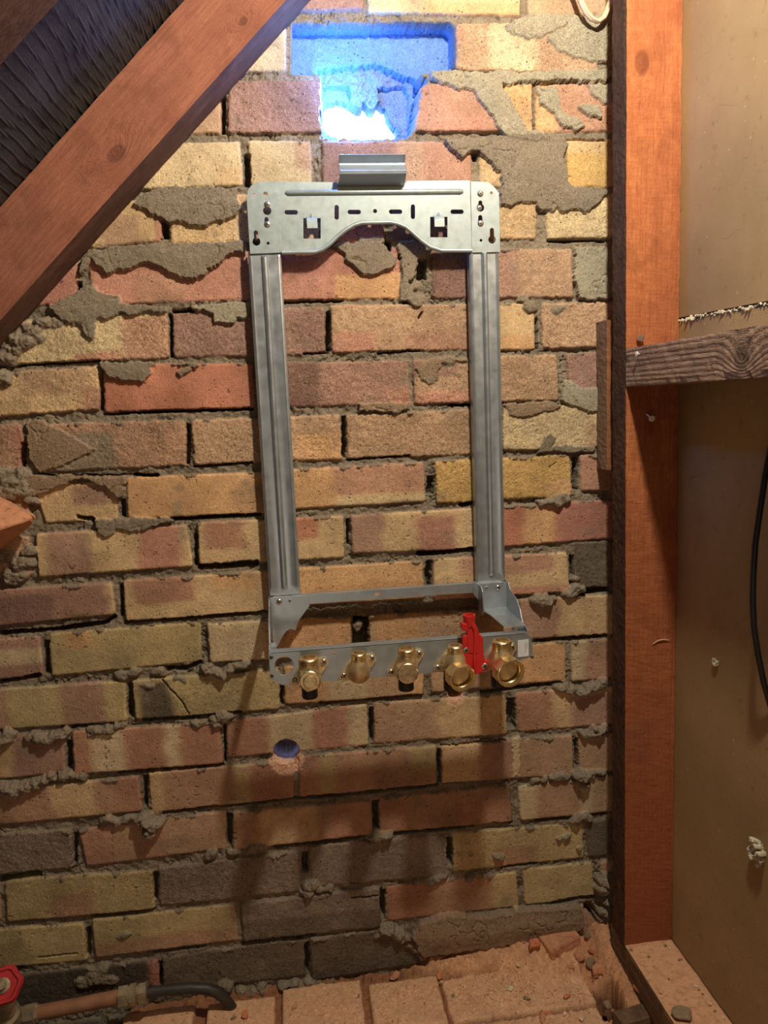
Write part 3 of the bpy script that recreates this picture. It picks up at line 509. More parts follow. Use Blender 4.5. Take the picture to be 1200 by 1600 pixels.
# bits of mortar clinging to the faces
# open joints
for (x0, y0, x1, y1) in PJ:
    P = [px2((x0, y0)), px2((x1, y0)), px2((x1, y1)), px2((x0, y1))]
    S = sub(min(p[0] for p in P)-5, max(p[0] for p in P)+5, min(p[1] for p in P)-5, max(p[1] for p in P)+5)
    sd = poly_sd(P, GX[S]+wx[S]*1.2, GZ[S]+wz[S]*1.2); f = sstep(-.6, 1., sd)*sstep(-.75, -.35, nbig[S]+sd*.05)
    H[S] = H[S]*(1-f)+(-24+3*nfine[S])*f; CL[S] = CL[S]*(1-.45*f[..., None])
for pts, wdt in CR:
    P = [px2(p) for p in pts]; X0 = min(p[0] for p in P)-12; X1 = max(p[0] for p in P)+12; Z0 = min(p[1] for p in P)-12; Z1 = max(p[1] for p in P)+12
    S = sub(X0, X1, Z0, Z1); x = GX[S]+wx[S]; z = GZ[S]+wz[S]*.9; d = np.full(x.shape, 1e9)
    L = 0; T_ = np.zeros(x.shape)
    for a, b in zip(P[:-1], P[1:]):
        ex, ez = b[0]-a[0], b[1]-a[1]; t = np.clip(((x-a[0])*ex+(z-a[1])*ez)/(ex*ex+ez*ez), 0, 1); d = np.minimum(d, np.hypot(x-a[0]-t*ex, z-a[1]-t*ez))
    w = wdt*.5*(1+.5*nbig[S]); f = sstep(.7, -.5, d-w) if False else 1-sstep(-.5, .8, d-w)
    dep = -min(26, 8+wdt*3.5); H[S] = H[S]*(1-f)+np.minimum(H[S], dep+2*nfine[S])*f; CL[S] = CL[S]*(1-.4*f[..., None])
for P_, th, col in SM:
    P = [px2(p) for p in P_]; S = sub(min(p[0] for p in P)-6, max(p[0] for p in P)+6, min(p[1] for p in P)-6, max(p[1] for p in P)+6)
    sd = poly_sd(P, GX[S]+wx[S]*1.8+2*lw[S], GZ[S]+wz[S]*1.8+2*lw2[S]); f = sstep(-.5, .8, sd)
    base = 1+th*.85*sstep(0, 1.0, sd)+th*.3*sstep(0, 30, sd)+1.0*nbig[S]+.35*nfine[S]+.9*np.abs(fmid[S])-2.2*sstep(.06, .0, np.abs(fbm(GX[S], GZ[S], 30, 3, 97)))*sstep(0,.4,fbm(GX[S], GZ[S], 40, 2, 99))
    H[S] = np.where(f > 0, np.maximum(H[S], H[S]*(1-f)+base*f), H[S])
    cc = C[col]*(1+.16*blot[S]+.08*nfine[S])[..., None]; g = f[..., None]; CL[S] = CL[S]*(1-g)+cc*g
for (px_, py_, r_, h_) in LP:
    cx, cz = px2((px_, py_)); r = r_*1.0; S = sub(cx-r*1.5, cx+r*1.5, cz-r*1.5, cz+r*1.5)
    x = GX[S]+wx[S]*.9+5*lw[S]; z = GZ[S]+wz[S]*.9+5*lw2[S]; d = np.hypot((x-cx)*.8, (z-cz)*1.2)/r
    if h_ < 0: continue
    prof = np.sqrt(np.clip(1-d*d, 0, 1)); hh = -2+(h_+2)*prof**.8*(1+.12*nfine[S]+.30*fmid[S]); f = (prof > .05)
    H[S] = np.where(f, np.maximum(H[S], hh), H[S]); g = (f*(hh >= H[S]-.01))[..., None]; CL[S] = CL[S]*(1-g)+(C['mortar']*(1.06+.18*nfine[S])[..., None])*g
def pocket(P_, depth, amp=4, col=None, warp=2.0, soft=1.6, ref=0):
    P = [at(p[0], p[1], ref)[::2] for p in P_]; S = sub(min(p[0] for p in P)-8, max(p[0] for p in P)+8, min(p[1] for p in P)-8, max(p[1] for p in P)+8)
    sd = poly_sd(P, GX[S]+wx[S]*warp, GZ[S]+wz[S]*warp); f = sstep(-.5, soft, sd)
    H[S] = H[S]*(1-f)+(depth+amp*fbm(GX[S], GZ[S], 16, 3, 101)+.5*amp*nfine[S])*f
    if col is not None: CL[S] = CL[S]*(1-f[..., None])+C[col]*(1+.15*fbm(GX[S], GZ[S], 12, 3, 103))[..., None]*f[..., None]
# the knocked-out hole at the top: a missing brick and, below it, a deeper break with ragged edges
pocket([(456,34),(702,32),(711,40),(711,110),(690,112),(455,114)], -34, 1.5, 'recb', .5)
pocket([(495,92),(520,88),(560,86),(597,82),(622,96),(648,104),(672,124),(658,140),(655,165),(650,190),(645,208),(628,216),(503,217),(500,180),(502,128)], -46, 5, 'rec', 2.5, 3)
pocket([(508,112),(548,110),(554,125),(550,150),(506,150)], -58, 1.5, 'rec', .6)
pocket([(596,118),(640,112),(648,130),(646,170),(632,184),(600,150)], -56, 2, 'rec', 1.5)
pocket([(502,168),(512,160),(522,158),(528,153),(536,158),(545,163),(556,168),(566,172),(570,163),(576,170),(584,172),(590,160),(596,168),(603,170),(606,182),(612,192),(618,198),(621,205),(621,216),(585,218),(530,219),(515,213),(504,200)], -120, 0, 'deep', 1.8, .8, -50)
# drilled pipe holes
def drill(px_, py_, r, depth, chip=None):
    cx, cz = px2((px_, py_)); S = sub(cx-r*2.2, cx+r*2.2, cz-r*2.4, cz+r*2.2); x = GX[S]+wx[S]*.8; z = GZ[S]+wz[S]*.8; d = np.hypot(x-cx, z-cz)
    if chip:
        d2 = np.hypot((GX[S]-cx+wx[S]*2.5)/1.15, GZ[S]-cz+r*.75+wz[S]*2.5); f = 1-sstep(r*1.05, r*1.3, d2); f = f*(GZ[S] < cz+r*.3)
        H[S] = H[S]*(1-f)+np.minimum(H[S], -2.0+1.0*nfine[S]+.02*(GZ[S]-cz))*f; CL[S] = CL[S]*(1-f[..., None])+C['chip']*f[..., None]
    f = 1-sstep(r-.6, r+.6, d); H[S] = H[S]*(1-f)+depth*f; CL[S] = CL[S]*(1-.6*f[..., None])
drill(447, 1175, 19, -75, True); drill(712, 1083, 11, -60, True)
H = np.where(GX > 470, np.minimum(H, 6), H)
dark = np.clip((-H-9)/14, 0, 1)[..., None]*0.0
nx, nz = GX.shape
V = np.empty((nx*nz, 3), np.float32); V[:,0] = GX.ravel()/1000; V[:,1] = -H.ravel()/1000; V[:,2] = GZ.ravel()/1000
idx = np.arange(nx*nz, dtype=np.int32).reshape(nx, nz)
def grid_mesh(name, V, idx, cols, mat, alpha=None):
    q = np.stack([idx[:-1,:-1], idx[1:,:-1], idx[1:,1:], idx[:-1,1:]], -1).reshape(-1, 4)
    me = bpy.data.meshes.new(name); me.vertices.add(len(V)); me.vertices.foreach_set('co', V.ravel())
    me.loops.add(q.size); me.loops.foreach_set('vertex_index', q.ravel().astype(np.int32)); me.polygons.add(len(q))
    me.polygons.foreach_set('loop_start', np.arange(0, q.size, 4, dtype=np.int32)); me.update(calc_edges=True)
    at_ = me.color_attributes.new('tint', 'FLOAT_COLOR', 'POINT'); cc = np.ones((len(V), 4), np.float32); cc[:, :3] = np.clip(cols.reshape(-1, 3), .003, .95)
    if alpha is not None: cc[:, 3] = alpha.ravel()
    at_.data.foreach_set('color', cc.ravel()); me.shade_smooth(); me.materials.append(mat)
    o = bpy.data.objects.new(name, me); COL.objects.link(o); ORG[o.name] = (0,0,0); return o
wall = grid_mesh('wall_back', V, idx, CL, M['masonry'], TX); tag(wall, kind='structure')

# ------------------------------------------------------------------ dusty brick ledge at the foot of the wall
FX = axis_vals([(-900,-520,6.),(-520,470,1.6),(470,700,5.)]); FD = axis_vals([(-30,260,1.6),(260,1400,12.)])
gx, gd = np.meshgrid(FX, FD, indexing='ij'); gx = gx.astype(np.float32); gd = gd.astype(np.float32)
fw = 1.5*fbm(gx, gd, 10, 3, 141)+.8*fbm(gx, gd, 4, 2, 143)
hf = -42+9*fbm(gx, gd, 26, 4, 151)+4*fbm(gx, gd, 6, 2, 153)
cf = np.empty(gx.shape+(3,), np.float32); cf[:] = np.array(lin((92,68,50)))
dustc = np.array(lin((214,168,130))); dustd = np.array(lin((190,144,108))); jointc = np.array(lin((120,84,60)))
fn1 = fbm(gx, gd, 40, 4, 161); fn2 = fbm(gx, gd, 4, 3, 163); fn3 = fbm(gx, gd, 9, 3, 167)
def slab(x0, x1, d0, d1, z, seed, skew=0, corner=0):
    global hf, cf
    r = np.random.RandomState(seed); X_ = gx+fw+skew*(gd-d0); D_ = gd+fw
    sd = np.minimum(np.minimum(X_-x0, x1-X_), np.minimum(D_-d0, d1-D_))
    m = sstep(-.6, 1.6, sd); f = z+r.uniform(-.01, .01)*(gx-x0)-1.6*(1-sstep(0, 6, sd))+.8*fn1+.35*fn2
    hf = hf*(1-m)+f*m; c = dustc*(1-sstep(.1, .8, fn1)[..., None]*.5)+dustd*sstep(.1, .8, fn1)[..., None]*.5
    cf = cf*(1-m[..., None])+c*(1+.10*fn2+.10*fn3)[..., None]*m[..., None]
# joint filling under the slabs
m = ((gx > -300) & (gx < 405)); hf = np.where(m, np.maximum(hf, -14+3*fn3), hf); cf = np.where(m[..., None], np.array(lin((150,104,74))), cf)
for k, (x0, x1, d0, z) in enumerate([(-304,-196,20,0),(-178,-74,26,2),(-64,60,12,0),(70,181,26,1),(184.5,408,36,0)]):
    slab(x0, x1, d0, 125, z, k); slab(x0-(3 if k else 0), x1, 130, 240, z-1, k+9)
slab(-304, 408, 246, 1400, -1, 33)
# debris banked against the wall on the right
bank = 26*np.exp(-((gx-370)/75)**2)*(1-sstep(8, 95, gd+12*fn1))+18*np.exp(-((gx-260)/90)**2)*(1-sstep(0, 45, gd+9*fn1))
hb = bank*(1+.25*fn3+.3*fn1)+1.3*fn2*sstep(2, 12, bank)+3*np.abs(fn3); bm_ = sstep(1.0, 9, bank)
hf = np.maximum(hf, hb*bm_+hf*(1-bm_)); cf = cf*(1-.9*bm_[..., None])+np.array(lin((208,158,118)))*(1+.22*fn3+.15*fn2)[..., None]*.9*bm_[..., None]
# broken-out corner between the slab and the timber plate
m = sstep(0, 5, gx-405-.00*gd+fw*2)*sstep(530, 500, gx); rub = -8+8*fn1+4*np.abs(fn3)+1.2*fn2
ramp = sstep(408, 462, gx)*(46-.16*np.clip(gd, 0, 220)); hf = np.where(m > .1, np.maximum(rub+ramp, np.where(gd < 95, hf, -99)), hf)
cf = np.where((m > .1)[..., None], np.array(lin((196,144,106)))*(1+.25*fn3)[..., None], cf)
sdn = np.minimum(np.minimum(gx-407, 443-gx), np.minimum(gd-92, 152-gd))+fw*1.2; f = sstep(-1, 1.5, sdn); hf = hf*(1-f)+(-60)*f
cf = cf*(1-.75*f[..., None])
# grit
gr = sstep(.66, .80, vnoise(gx, gd, 3.4, 171))*sstep(-.1, .5, fbm(gx, gd, 30, 2, 173)+.35*sstep(100, 330, gx)); hf = hf+gr*2.2
cf = cf*(1+.35*(vnoise(gx, gd, 3.4, 175)-.5)*2*gr)[..., None]
wallrub = sstep(9, 4, gd-7*fn3)*sstep(-230, -200, gx)*sstep(205, 190, gx); hf = hf+wallrub*(5+5*fn3)
n1, n2 = gx.shape; Vf = np.empty((n1*n2, 3), np.float32); Vf[:,0] = gx.ravel()/1000; Vf[:,1] = -gd.ravel()/1000; Vf[:,2] = hf.ravel()/1000
idf = np.arange(n1*n2, dtype=np.int32).reshape(n1, n2)[:, ::-1]
flo = grid_mesh('floor', Vf, idf, cf, M['dust'], np.full(gx.shape, .15, np.float32)); tag(flo, kind='structure')

# ------------------------------------------------------------------ side wall lining (hardboard) and roof
def rough_bar(a, b, u, w, hu, hw, n=60, rough=.5, seed=0, round_=1.5, sub=5):
    """sawn timber from a to b; u, w unit vectors across; hu, hw half sizes"""
    a, b, u, w = map(lambda q: np.array(q, float), (a, b, u, w)); r = np.random.RandomState(seed); ring = []
    cs = [(-1,-1),(1,-1),(1,1),(-1,1)]
    for k in range(4):
        c0, c1 = cs[k], cs[(k+1) % 4]
        for j in range(sub):
            t = j/sub
            if j == 0:
                c = np.array(c0, float); ring.append((c[0]*hu-np.sign(c[0])*round_*.6, c[1]*hw-np.sign(c[1])*round_*.6))
            else:
                t0 = (j-.5)/(sub-1) if False else t; ring.append(((c0[0]*(1-t)+c1[0]*t)*hu, (c0[1]*(1-t)+c1[1]*t)*hw))
    v = []; f = []; m = len(ring); L = b-a
    jit = r.uniform(-1, 1, (n+1, m)); 
    for i in range(1, n): jit[i] = .5*jit[i]+.5*jit[i-1]
    for i in range(n+1):
        for k, (p, q) in enumerate(ring):
            s = 1+jit[i, k]*rough/max(hu, hw); v.append(a+L*i/n+u*p*s+w*q*s)
    for i in range(n):
        for k in range(m): f.append((i*m+k, i*m+(k+1) % m, (i+1)*m+(k+1) % m, (i+1)*m+k))
    f.append(tuple(range(m))); f.append(tuple(n*m+k for k in range(m))); return v, f
def timber(name, mat, *args, org=None, parent=None, **kw):
    v, f = rough_bar(*args, **kw); return mesh_obj(name, v, f, mat, parent, False, org)
XP = 538.5
def panel(name, zlo, zhi, zlo2, zhi2):
    """sheet in the plane x = XP, its long edges slightly out of level"""
    b = MB(); n = 40; r = np.random.RandomState(3)
    P = [(XP, 40, zlo), (XP, 1500, zlo2), (XP, 1500, zhi2), (XP, 40, zhi)]
    b.prism(P, lambda p: p, lambda p: (p[0]+9, p[1], p[2])); return b
z_gap = atx(1060, 500, XP)[2]; z_gap2 = atx(1200, 474, XP)[2]
sl = (z_gap2-z_gap)/(atx(1200,474,XP)[1]-atx(1060,500,XP)[1])
def zg(d, o=0): return z_gap+sl*(d-98)+o
w1 = MB(); w1.prism([(XP,40,zg(40,3)),(XP,1500,zg(1500,3)),(XP,1500,2400),(XP,40,2400)], lambda p: p, lambda p: (p[0]+9,p[1],p[2]))
wr = w1.build('wall_right', M['panel'], org=(XP,40,zg(40,3))); tag(wr, kind='structure')
w2 = MB(); w2.prism([(XP,40,-60),(XP,1500,-60),(XP,1500,zg(1500,-3)),(XP,40,zg(40,-3))], lambda p: p, lambda p: (p[0]+9,p[1],p[2]))
wr2 = w2.build('wall_right', M['panel'], org=(XP,40,-60)); tag(wr2, kind='structure')
# ragged filler squeezed out of the board joint
b = MB(); rr = np.random.RandomState(5)
for k in range(80):
    d = 98+k*4+rr.uniform(-3, 3); s = rr.uniform(.5, 1.6)*(1.7 if (k < 12 or k % 13 < 4) else 1); z = zg(d)+rr.uniform(-2, 2)
    pts = [(XP+3, d, z), (XP-s*.8, d+rr.uniform(-2,2), z+rr.uniform(-1.5,1)), (XP-s*1.5, d+rr.uniform(-5,5), z-rr.uniform(0,3))]; b.tube(pts, [s, s*.9, s*.3], 6)
fl = b.build('joint_filler', M['foam']); tag(fl, 'ragged cream filler squeezed from the joint between the two hardboard sheets', 'filler', kind='stuff')

# roofing felt: the plane above the rafters, 45 degrees, laps running out from the wall
n_d = 90; ss = axis_vals([(-1300,-620,8.),(-620,120,.9),(120,1500,8.)]); dd_ = np.linspace(-20, 1500, n_d)
SS, DD = np.meshgrid(ss, dd_, indexing='ij')
sg = SS+5*np.sin(DD/75+SS/200)+14*fbm(DD, SS*.3, 90, 3, 201)
rid = np.abs(((sg/14.0) % 1)-.5)*2; rid = np.clip((rid-.84)/.16, 0, 1)**.7
hump = -1.3*rid*(vnoise(SS, DD, 14, 203)*.8+.5)+7*fbm(SS, DD, 90, 3, 205)-4
# s runs up the slope, offset along the normal (-1,0,1)/sqrt2 : line Z-ZB = X+17.6
q = 1/math.sqrt(2)
Xf = SS*q+(-q)*hump*-1*-1; Zf = ZB+17.6+SS*q+q*hump+6
Vr = np.stack([Xf.ravel()/1000, -DD.ravel()/1000, Zf.ravel()/1000], -1).astype(np.float32)
idr = np.arange(Vr.shape[0], dtype=np.int32).reshape(SS.shape)
fe = grid_mesh('ceiling', Vr, idr, np.ones((Vr.shape[0], 3))*.03, M['felt']); tag(fe, kind='structure')
fe.data.polygons.foreach_set('use_smooth', [True]*len(fe.data.polygons))

# ------------------------------------------------------------------ timbers
def kn(p, org): return Vector(W(p[0]-org[0], p[1]-org[1], p[2]-org[2]))
def line_s(s, o): # a point s up the 45 degree slope, o = Z-ZB-X
    return (s*q-o*.5, ZB+s*q+o*.5)
def rafter(name, dc, dh, orgd, mat, seed, lo=-900, hi=700, up=17.6, dn=-108.8):
    oc = (up+dn)/2; half = (up-dn)/2*q; A = line_s(lo, oc); B_ = line_s(hi, oc)
    return timber(name, mat, (A[0], dc, A[1]), (B_[0], dc, B_[1]), (0,1,0), (-q,0,q), dh, half, n=150, rough=.5, seed=seed, round_=2.0, org=(A[0], dc, A[1]))
A = line_s(-900, -45.6); o0 = (A[0], 38, A[1])
k1 = at(182,240,75); k2 = at(380,33,75); k3 = at(300,62,75)
M['rafter'] = wood('stained_rafter_wood', lin((190,128,102)), lin((134,82,64)), (q,0,q), [(kn(k1,o0), .011, 1.6), (kn(k2,o0), .006, 1.4)], 14, gsc=1.1, bump=.7, wave=.10, saw=.5)
ra = rafter('roof_rafter', 38, 37, 38, M['rafter'], 1)
tag(ra, 'reddish brown stained rafter sloping up across the brick wall at top left', 'rafter')
ra2 = rafter('roof_rafter', 487, 37, 487, M['rawunder'], 2)
tag(ra2, 'rafter cut off by the top left corner, nearer than the black felt', 'rafter')

def side_mat(o, d, mat):
    o.data.materials.append(mat); d = Vector(d)
    for p in o.data.polygons:
        if p.normal.dot(d) > .75: p.material_index = 1
side_mat(ra, (q,0,-q), M['rawunder'])
op = (499.5, 77, 0)
post_o = (461, 54, -1425+ZB)
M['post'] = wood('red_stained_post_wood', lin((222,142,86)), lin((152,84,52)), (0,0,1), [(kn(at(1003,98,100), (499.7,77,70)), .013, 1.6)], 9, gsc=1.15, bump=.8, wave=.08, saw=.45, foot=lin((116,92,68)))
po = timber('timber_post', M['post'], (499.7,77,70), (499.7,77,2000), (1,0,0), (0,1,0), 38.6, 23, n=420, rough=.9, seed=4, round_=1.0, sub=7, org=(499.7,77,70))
side_mat(po, (-1,0,0), M['rawwood'])
tag(po, 'tall orange stained post standing at the right end of the brick wall', 'post')
zt = 0
n_o = (499.7, 100.5, ZB-581)
M['nogging'] = wood('dusty_sawn_timber', lin((176,146,116)), lin((128,100,78)), (0,-1,0), [(kn(atx(1158,560,461), n_o), .015, 1.15)], 10, gsc=1.3, bump=1.0)
no = timber('timber_nogging', M['nogging'], (499.7,100.5,ZB-555), (499.7,1400,ZB-555), (1,0,0), (0,0,1), 38.2, 26, n=260, rough=.9, seed=6, round_=1.2, sub=6, org=n_o)
tag(no, 'grey brown rough sawn crosspiece fixed to the front of the post', 'crosspiece')
bz0 = at(940,735,41)[2]; bz1 = at(940,500,41)[2]
ba = timber('timber_packer', M['batten'], (477,20,bz0), (477,20,bz1), (1,0,0), (0,1,0), 18, 20, n=60, rough=.7, seed=8, round_=1.0, org=(477,20,bz0))
side_mat(ba, (-1,0,0), wood('grey_packer_side', lin((170,138,110)), lin((120,94,74)), (0,0,1), (), 6, gsc=1.5, bump=1.0))
tag(ba, 'short vertical wood packer wedged between the post and brick wall', 'packer')
sp = timber('sole_plate', M['oldwood'], (499.7,50,44), (499.7,1400,44), (1,0,0), (0,0,1), 38.4, 26, n=220, rough=.9, seed=9, round_=1.5, sub=8, org=(499.7,50,18))
side_mat(sp, (0,0,1), simple('dust_coat', lin((214,164,124)), .95, 0, 70, .12, .8, 500, .1, dark=lin((176,128,92))))
tag(sp, 'dust covered timber plate under the foot of the orange post', 'timber plate')
# off-cut in the bottom right corner
a = atz(957,1582,6); bb = atz(1004,1573,6)
oc = timber('timber_offcut', M['oldwood'], (a[0]-4, 178, 6), (a[0]+44, 171, 6), (.13,1,0), (0,0,1), 14, 15, n=12, rough=.8, seed=12, round_=1.5, org=(a[0],178,-9))
tag(oc, 'short wooden offcut lying at the bottom right beside the dark notch', 'offcut')

# brick end jutting out at the left edge
b = MB()
pA = [(0,778),(57,806),(30,836),(0,856)]
X0, X1 = at(0,800,60)[0], at(57,806,60)[0]
v = []
for d in (8, 70):
    pass
Pt = [at(-60,760,95), at(0,778,95), at(57,806,62), at(34,838,20), at(-60,900,60)]
jb = MB()
TL_ = at(-80,742,40); TR_ = at(57,808,58); ZT = TR_[2]
bot = [at(-80,905,52), at(0,857,56), at(26,842,57)]
vv = [at(-80,738,8), at(0,776,8), at(30,792,8), at(57,806,30), (TR_[0],64,TR_[2]), at(0,828,92), at(-80,858,92), at(-80,910,12), at(0,858,12), at(32,836,10), at(48,820,16), at(-80,900,-4), at(20,838,-4)]
bm = bmesh.new(); [bm.verts.new(p) for p in vv]; bmesh.ops.convex_hull(bm, input=bm.verts)
bmesh.ops.bevel(bm, geom=list(bm.edges), offset=1.5, segments=2, affect='EDGES')
bmesh.ops.subdivide_edges(bm, edges=bm.edges, cuts=2, use_grid_fill=True)
for vtx in bm.verts: vtx.co += Vector(mnoise.noise_vector(vtx.co*.12))*1.0
bm.verts.ensure_lookup_table(); bm.verts.index_update()
vs = [tuple(p.co) for p in bm.verts]; fs = [tuple(p.index for p in fc.verts) for fc in bm.faces if len(fc.verts) > 2]; bm.free()
M['terracotta'] = simple('broken_brick', lin((200,142,106)), .9, 0, 60, .16, .7, 260, .2, dark=lin((150,92,62)))
M['pinkrock'] = simple('pink_brick_rubble', lin((206,128,92)), .9, 0, 90, .2, .9, 200, .2, dark=lin((158,92,64)))
M['whitestone'] = simple('pale_pebble', lin((225,205,170)), .8, 0, 90, .12, .5, 300, .2)
M['greystone'] = simple('grey_pebble', lin((150,128,100)), .9, 0, 90, .2, .6, 300, .2)
jo = mesh_obj('jutting_brick', vs, fs, M['terracotta']); tag(jo, 'broken brick end jutting from the wall at the left edge', 'brick')

# ------------------------------------------------------------------ galvanised mounting frame
DP = 21.0
F0 = at(586, 930, 3)
frame = thing('mounting_frame', (132, 0, 560), 'galvanised steel boiler mounting frame with brass valves fixed to the brick wall', 'mounting frame')
def P2(px, py, d=DP): p = at(px, py, d); return (p[0], p[2])
def wallfn(d0): return lambda u, v, w: (u, d0+w, v)
S_ = 0.86
top_out = [P2(*p) for p in [(432,284),(527,285),(529,291),(630,291),(636,283),(734,282),(737,388)]]
arch = [(737,392),(690,392),(672,386),(658,376),(645,364),(634,355),(622,350),(610,347.5),(565,348.5),(553,352),(541,359),(528,369),(516,381),(504,390),(492,394),(440,395)]
top_out += [P2(*p) for p in arch]
hs = []
for (x, y) in [(455,332),(553.5,331.5),(618,331),(714,331)]: 
    a_ = P2(x-7, y); b_ = P2(x+7, y); hs.append(slot(a_[0], a_[1], b_[0], b_[1], 3.0))
for (x, y) in [(526,332),(645,331)]:
    a_ = P2(x, y-8); b_ = P2(x, y+8); hs.append(slot(a_[0], a_[1], b_[0], b_[1], 3.0))
c_ = P2(586,330); hs.append(circ(c_[0], c_[1], 2.8))
for (x0, y0, x1, y1) in [(474,341,501,373),(672,339,699,371)]: hs.append([P2(x0,y0), P2(x1,y0), P2(x1,y1), P2(x0,y1)])
v, f = plate(top_out, hs, 1.6, wallfn(DP))
tp = mesh_obj('top_plate', v, f, M['steel'], frame)
b = MB(); b.tube([(*((lambda r: (r[0],))(P2(*p))), DP+1.0, P2(*p)[1]) for p in arch[::-1]], 3.0, 14); b.build('rolled_edge', M['steel'], tp, True)
b = MB(); a_ = P2(449,301.5); b_ = P2(721,299.5)
b.tube([(a_[0]-3, DP-1, a_[1]), (a_[0]-1.5, DP-.2, a_[1]), (a_[0]+1.5, DP+.6, a_[1])]+[(b_[0]-1.5, DP+.6, b_[1]), (b_[0]+1.5, DP-.2, b_[1]), (b_[0]+3, DP-1, b_[1])], [.5,2.8,3.8,3.8,2.8,.5], 16)
b.build('stiffening_rib', M['steel'], tp, True)
for (xc, yt) in ((487,342),(685,340)):
    c0 = P2(xc, yt); w_ = 7.3
    b = MB(); prof = [(DP-.8, 4), (DP+1.5, 2.5), (DP+5.5, -.5), (DP+7, -3), (DP+7.2, -14), (DP+6, -14), (DP+5.8, -3.2), (DP+4.5, -1.5), (DP-.8, -.3)]
    b.prism([(p[0], p[1]) for p in prof], lambda p: (c0[0]-w_, p[0], c0[1]+p[1]), lambda p: (c0[0]+w_, p[0], c0[1]+p[1]))
    b.add([(c0[0]-4.5, DP+.7, c0[1]+.5), (c0[0]+4.5, DP+.7, c0[1]+.5), (c0[0], DP+.7, c0[1]+8), (c0[0], DP+4.5, c0[1]+1)], [(0,1,2),(0,2,3),(1,3,2),(0,3,1)])
    b.build('hook', M['steel'], tp, bevel=.4)
# folded tab standing up from the notch
c0 = at(581, 290, 22); 
prof = [(DP-.8, -1), (DP+3, 1), (DP+25, 10), (DP+26, 13), (DP+14, 24), (DP+13.2, 27), (DP+24, 36), (DP+25, 35), (DP+15, 26.8), (DP+15.4, 24), (DP+27.2, 13.2), (DP+26, 8.6), (DP+3.2, -.6), (DP-.8, -2.4)]
b = MB(); b.prism(prof, lambda p: (c0[0]-45+(p[1] < 3)*-2, p[0], c0[2]+p[1]*.95), lambda p: (c0[0]+45, p[0], c0[2]+p[1]*.95)); b.build('hanging_lip', M['lip'], tp, bevel=.5)

def screw(px, py, d, parent, r=4.2, mat='screw', axis=(0,1,0), name='screw', pos=None):
    c = pos or at(px, py, d); b = MB(); n = 24
    b.lathe(c, axis, [(-.5, r), (.6, r), (1.5, r*.8), (1.9, r*.45)], n)
    o = b.build(name, M[mat], parent, 35)
    ax = np.array(axis, float); ax /= np.linalg.norm(ax); u = np.cross(ax, [0,0,1.]); u /= np.linalg.norm(u); w = np.cross(ax, u); A = (px*1.7) % 1.5
    b2 = MB(); c = np.array(c)+ax*1.85
    for s in (0, math.pi/2):
        e = math.cos(A+s)*u+math.sin(A+s)*w; g = math.cos(A+s+math.pi/2)*u+math.sin(A+s+math.pi/2)*w; L = r*.62; t_ = r*.13
        P = [c+e*L+g*t_, c-e*L+g*t_, c-e*L-g*t_, c+e*L-g*t_]
        b2.add(P+[p+ax*.25 for p in P], [(0,1,2,3),(4,5,6,7),(0,1,5,4),(1,2,6,5),(2,3,7,6),(3,0,4,7)])
    k = b2.build('cross_slot', M['black'], parent); 
    if parent.parent is None: k.parent = o; ORG[k.name] = ORG[parent.name]
    return o
def rail(head, holes, xa, xb, xr, zbot, ribx, left):
    r = thing_part = None
    v, f = plate(head, holes, 1.6, wallfn(DP+1.2)); b = MB(); b.add(v, f)
    z1 = P2(415, 393)[1]+1; z0 = zbot; xm = (xa+xb)/2
    # pressed channel: two flats, returned edges and a raised middle rib
    rr_ = 4.6
    pr = [(xa+.3, 3), (xa+.2, DP-2), (xa+1.6, DP), (xa+4.0, DP+1.4), (xa+5.5, DP-.6), (xm-rr_-1.5, DP-.6)]
    for k in range(9):
        A_ = math.pi-math.pi*k/8; pr.append((xm+rr_*math.cos(A_), DP-.6+5.2*math.sin(A_)))
    pr += [(xm+rr_+1.5, DP-.6), (xb-5.5, DP-.6), (xb-4.0, DP+1.4), (xb-1.6, DP), (xb-.2, DP-2), (xb-.3, 3)]
    inn = [(x_+(1.2 if x_ < xm-5 else -1.2 if x_ > xm+5 else 0)*(1 if d_ < DP-1 and (x_ < xa+1 or x_ > xb-1) else 0), d_-(1.2 if d_ > 5 else 0)) for x_, d_ in pr]
    poly = pr+inn[::-1]; n = len(pr)
    def ring(z, flat): 
        return [(x_, (d_ if not flat else min(d_, (DP-.6) if i_ < n else (DP-1.8))), z) for i_, (x_, d_) in enumerate(poly)]
    zs = [(z1, 1), (z1-6, 1), (z1-9, 0), (z0+14, 0), (z0+9, 1), (z0, 1)]
    vv = []; ff = []; m_ = len(poly)
    for z, fl_ in zs: vv += ring(z, fl_ and False or fl_)
    for i in range(len(zs)-1):
        for k in range(m_): ff.append((i*m_+k, i*m_+(k+1) % m_, (i+1)*m_+(k+1) % m_, (i+1)*m_+k))
    for e in (0, (len(zs)-1)*m_):
        for k in range(n-1): ff.append((e+k, e+k+1, e+m_-2-k, e+m_-1-k))
    b2 = MB(); b2.add(vv, ff); o = b2.build('rail', M['steel_dull'], frame, 35)
    h = b.build('head_plate', M['steel'], o, bevel=.3); return o
XA, XB, XC, XD = -45.0, 0.5, 264.5, 308.0
zb = P2(440, 930)[1]
lh = [P2(*p) for p in [(386,316),(387,300),(392,291),(402,285),(432,284),(440.5,395),(391,397)]]
lholes = [circ(*P2(397,305), 2.0), circ(*P2(415,304), 3.1), keyhole(P2(417,321)[0], P2(417,321)[1], 2.6, P2(417,330)[1], 5.6), keyhole(P2(417,355)[0], P2(417,343)[1], 2.8, P2(417,350)[1], 3.6), keyhole(P2(400,365)[0], P2(400,364)[1], 3.0, P2(401,378)[1], 5.4), circ(*P2(419,380.5), 2.0)]
rl = rail(lh, lholes, XA, XB, None, zb, None, True)
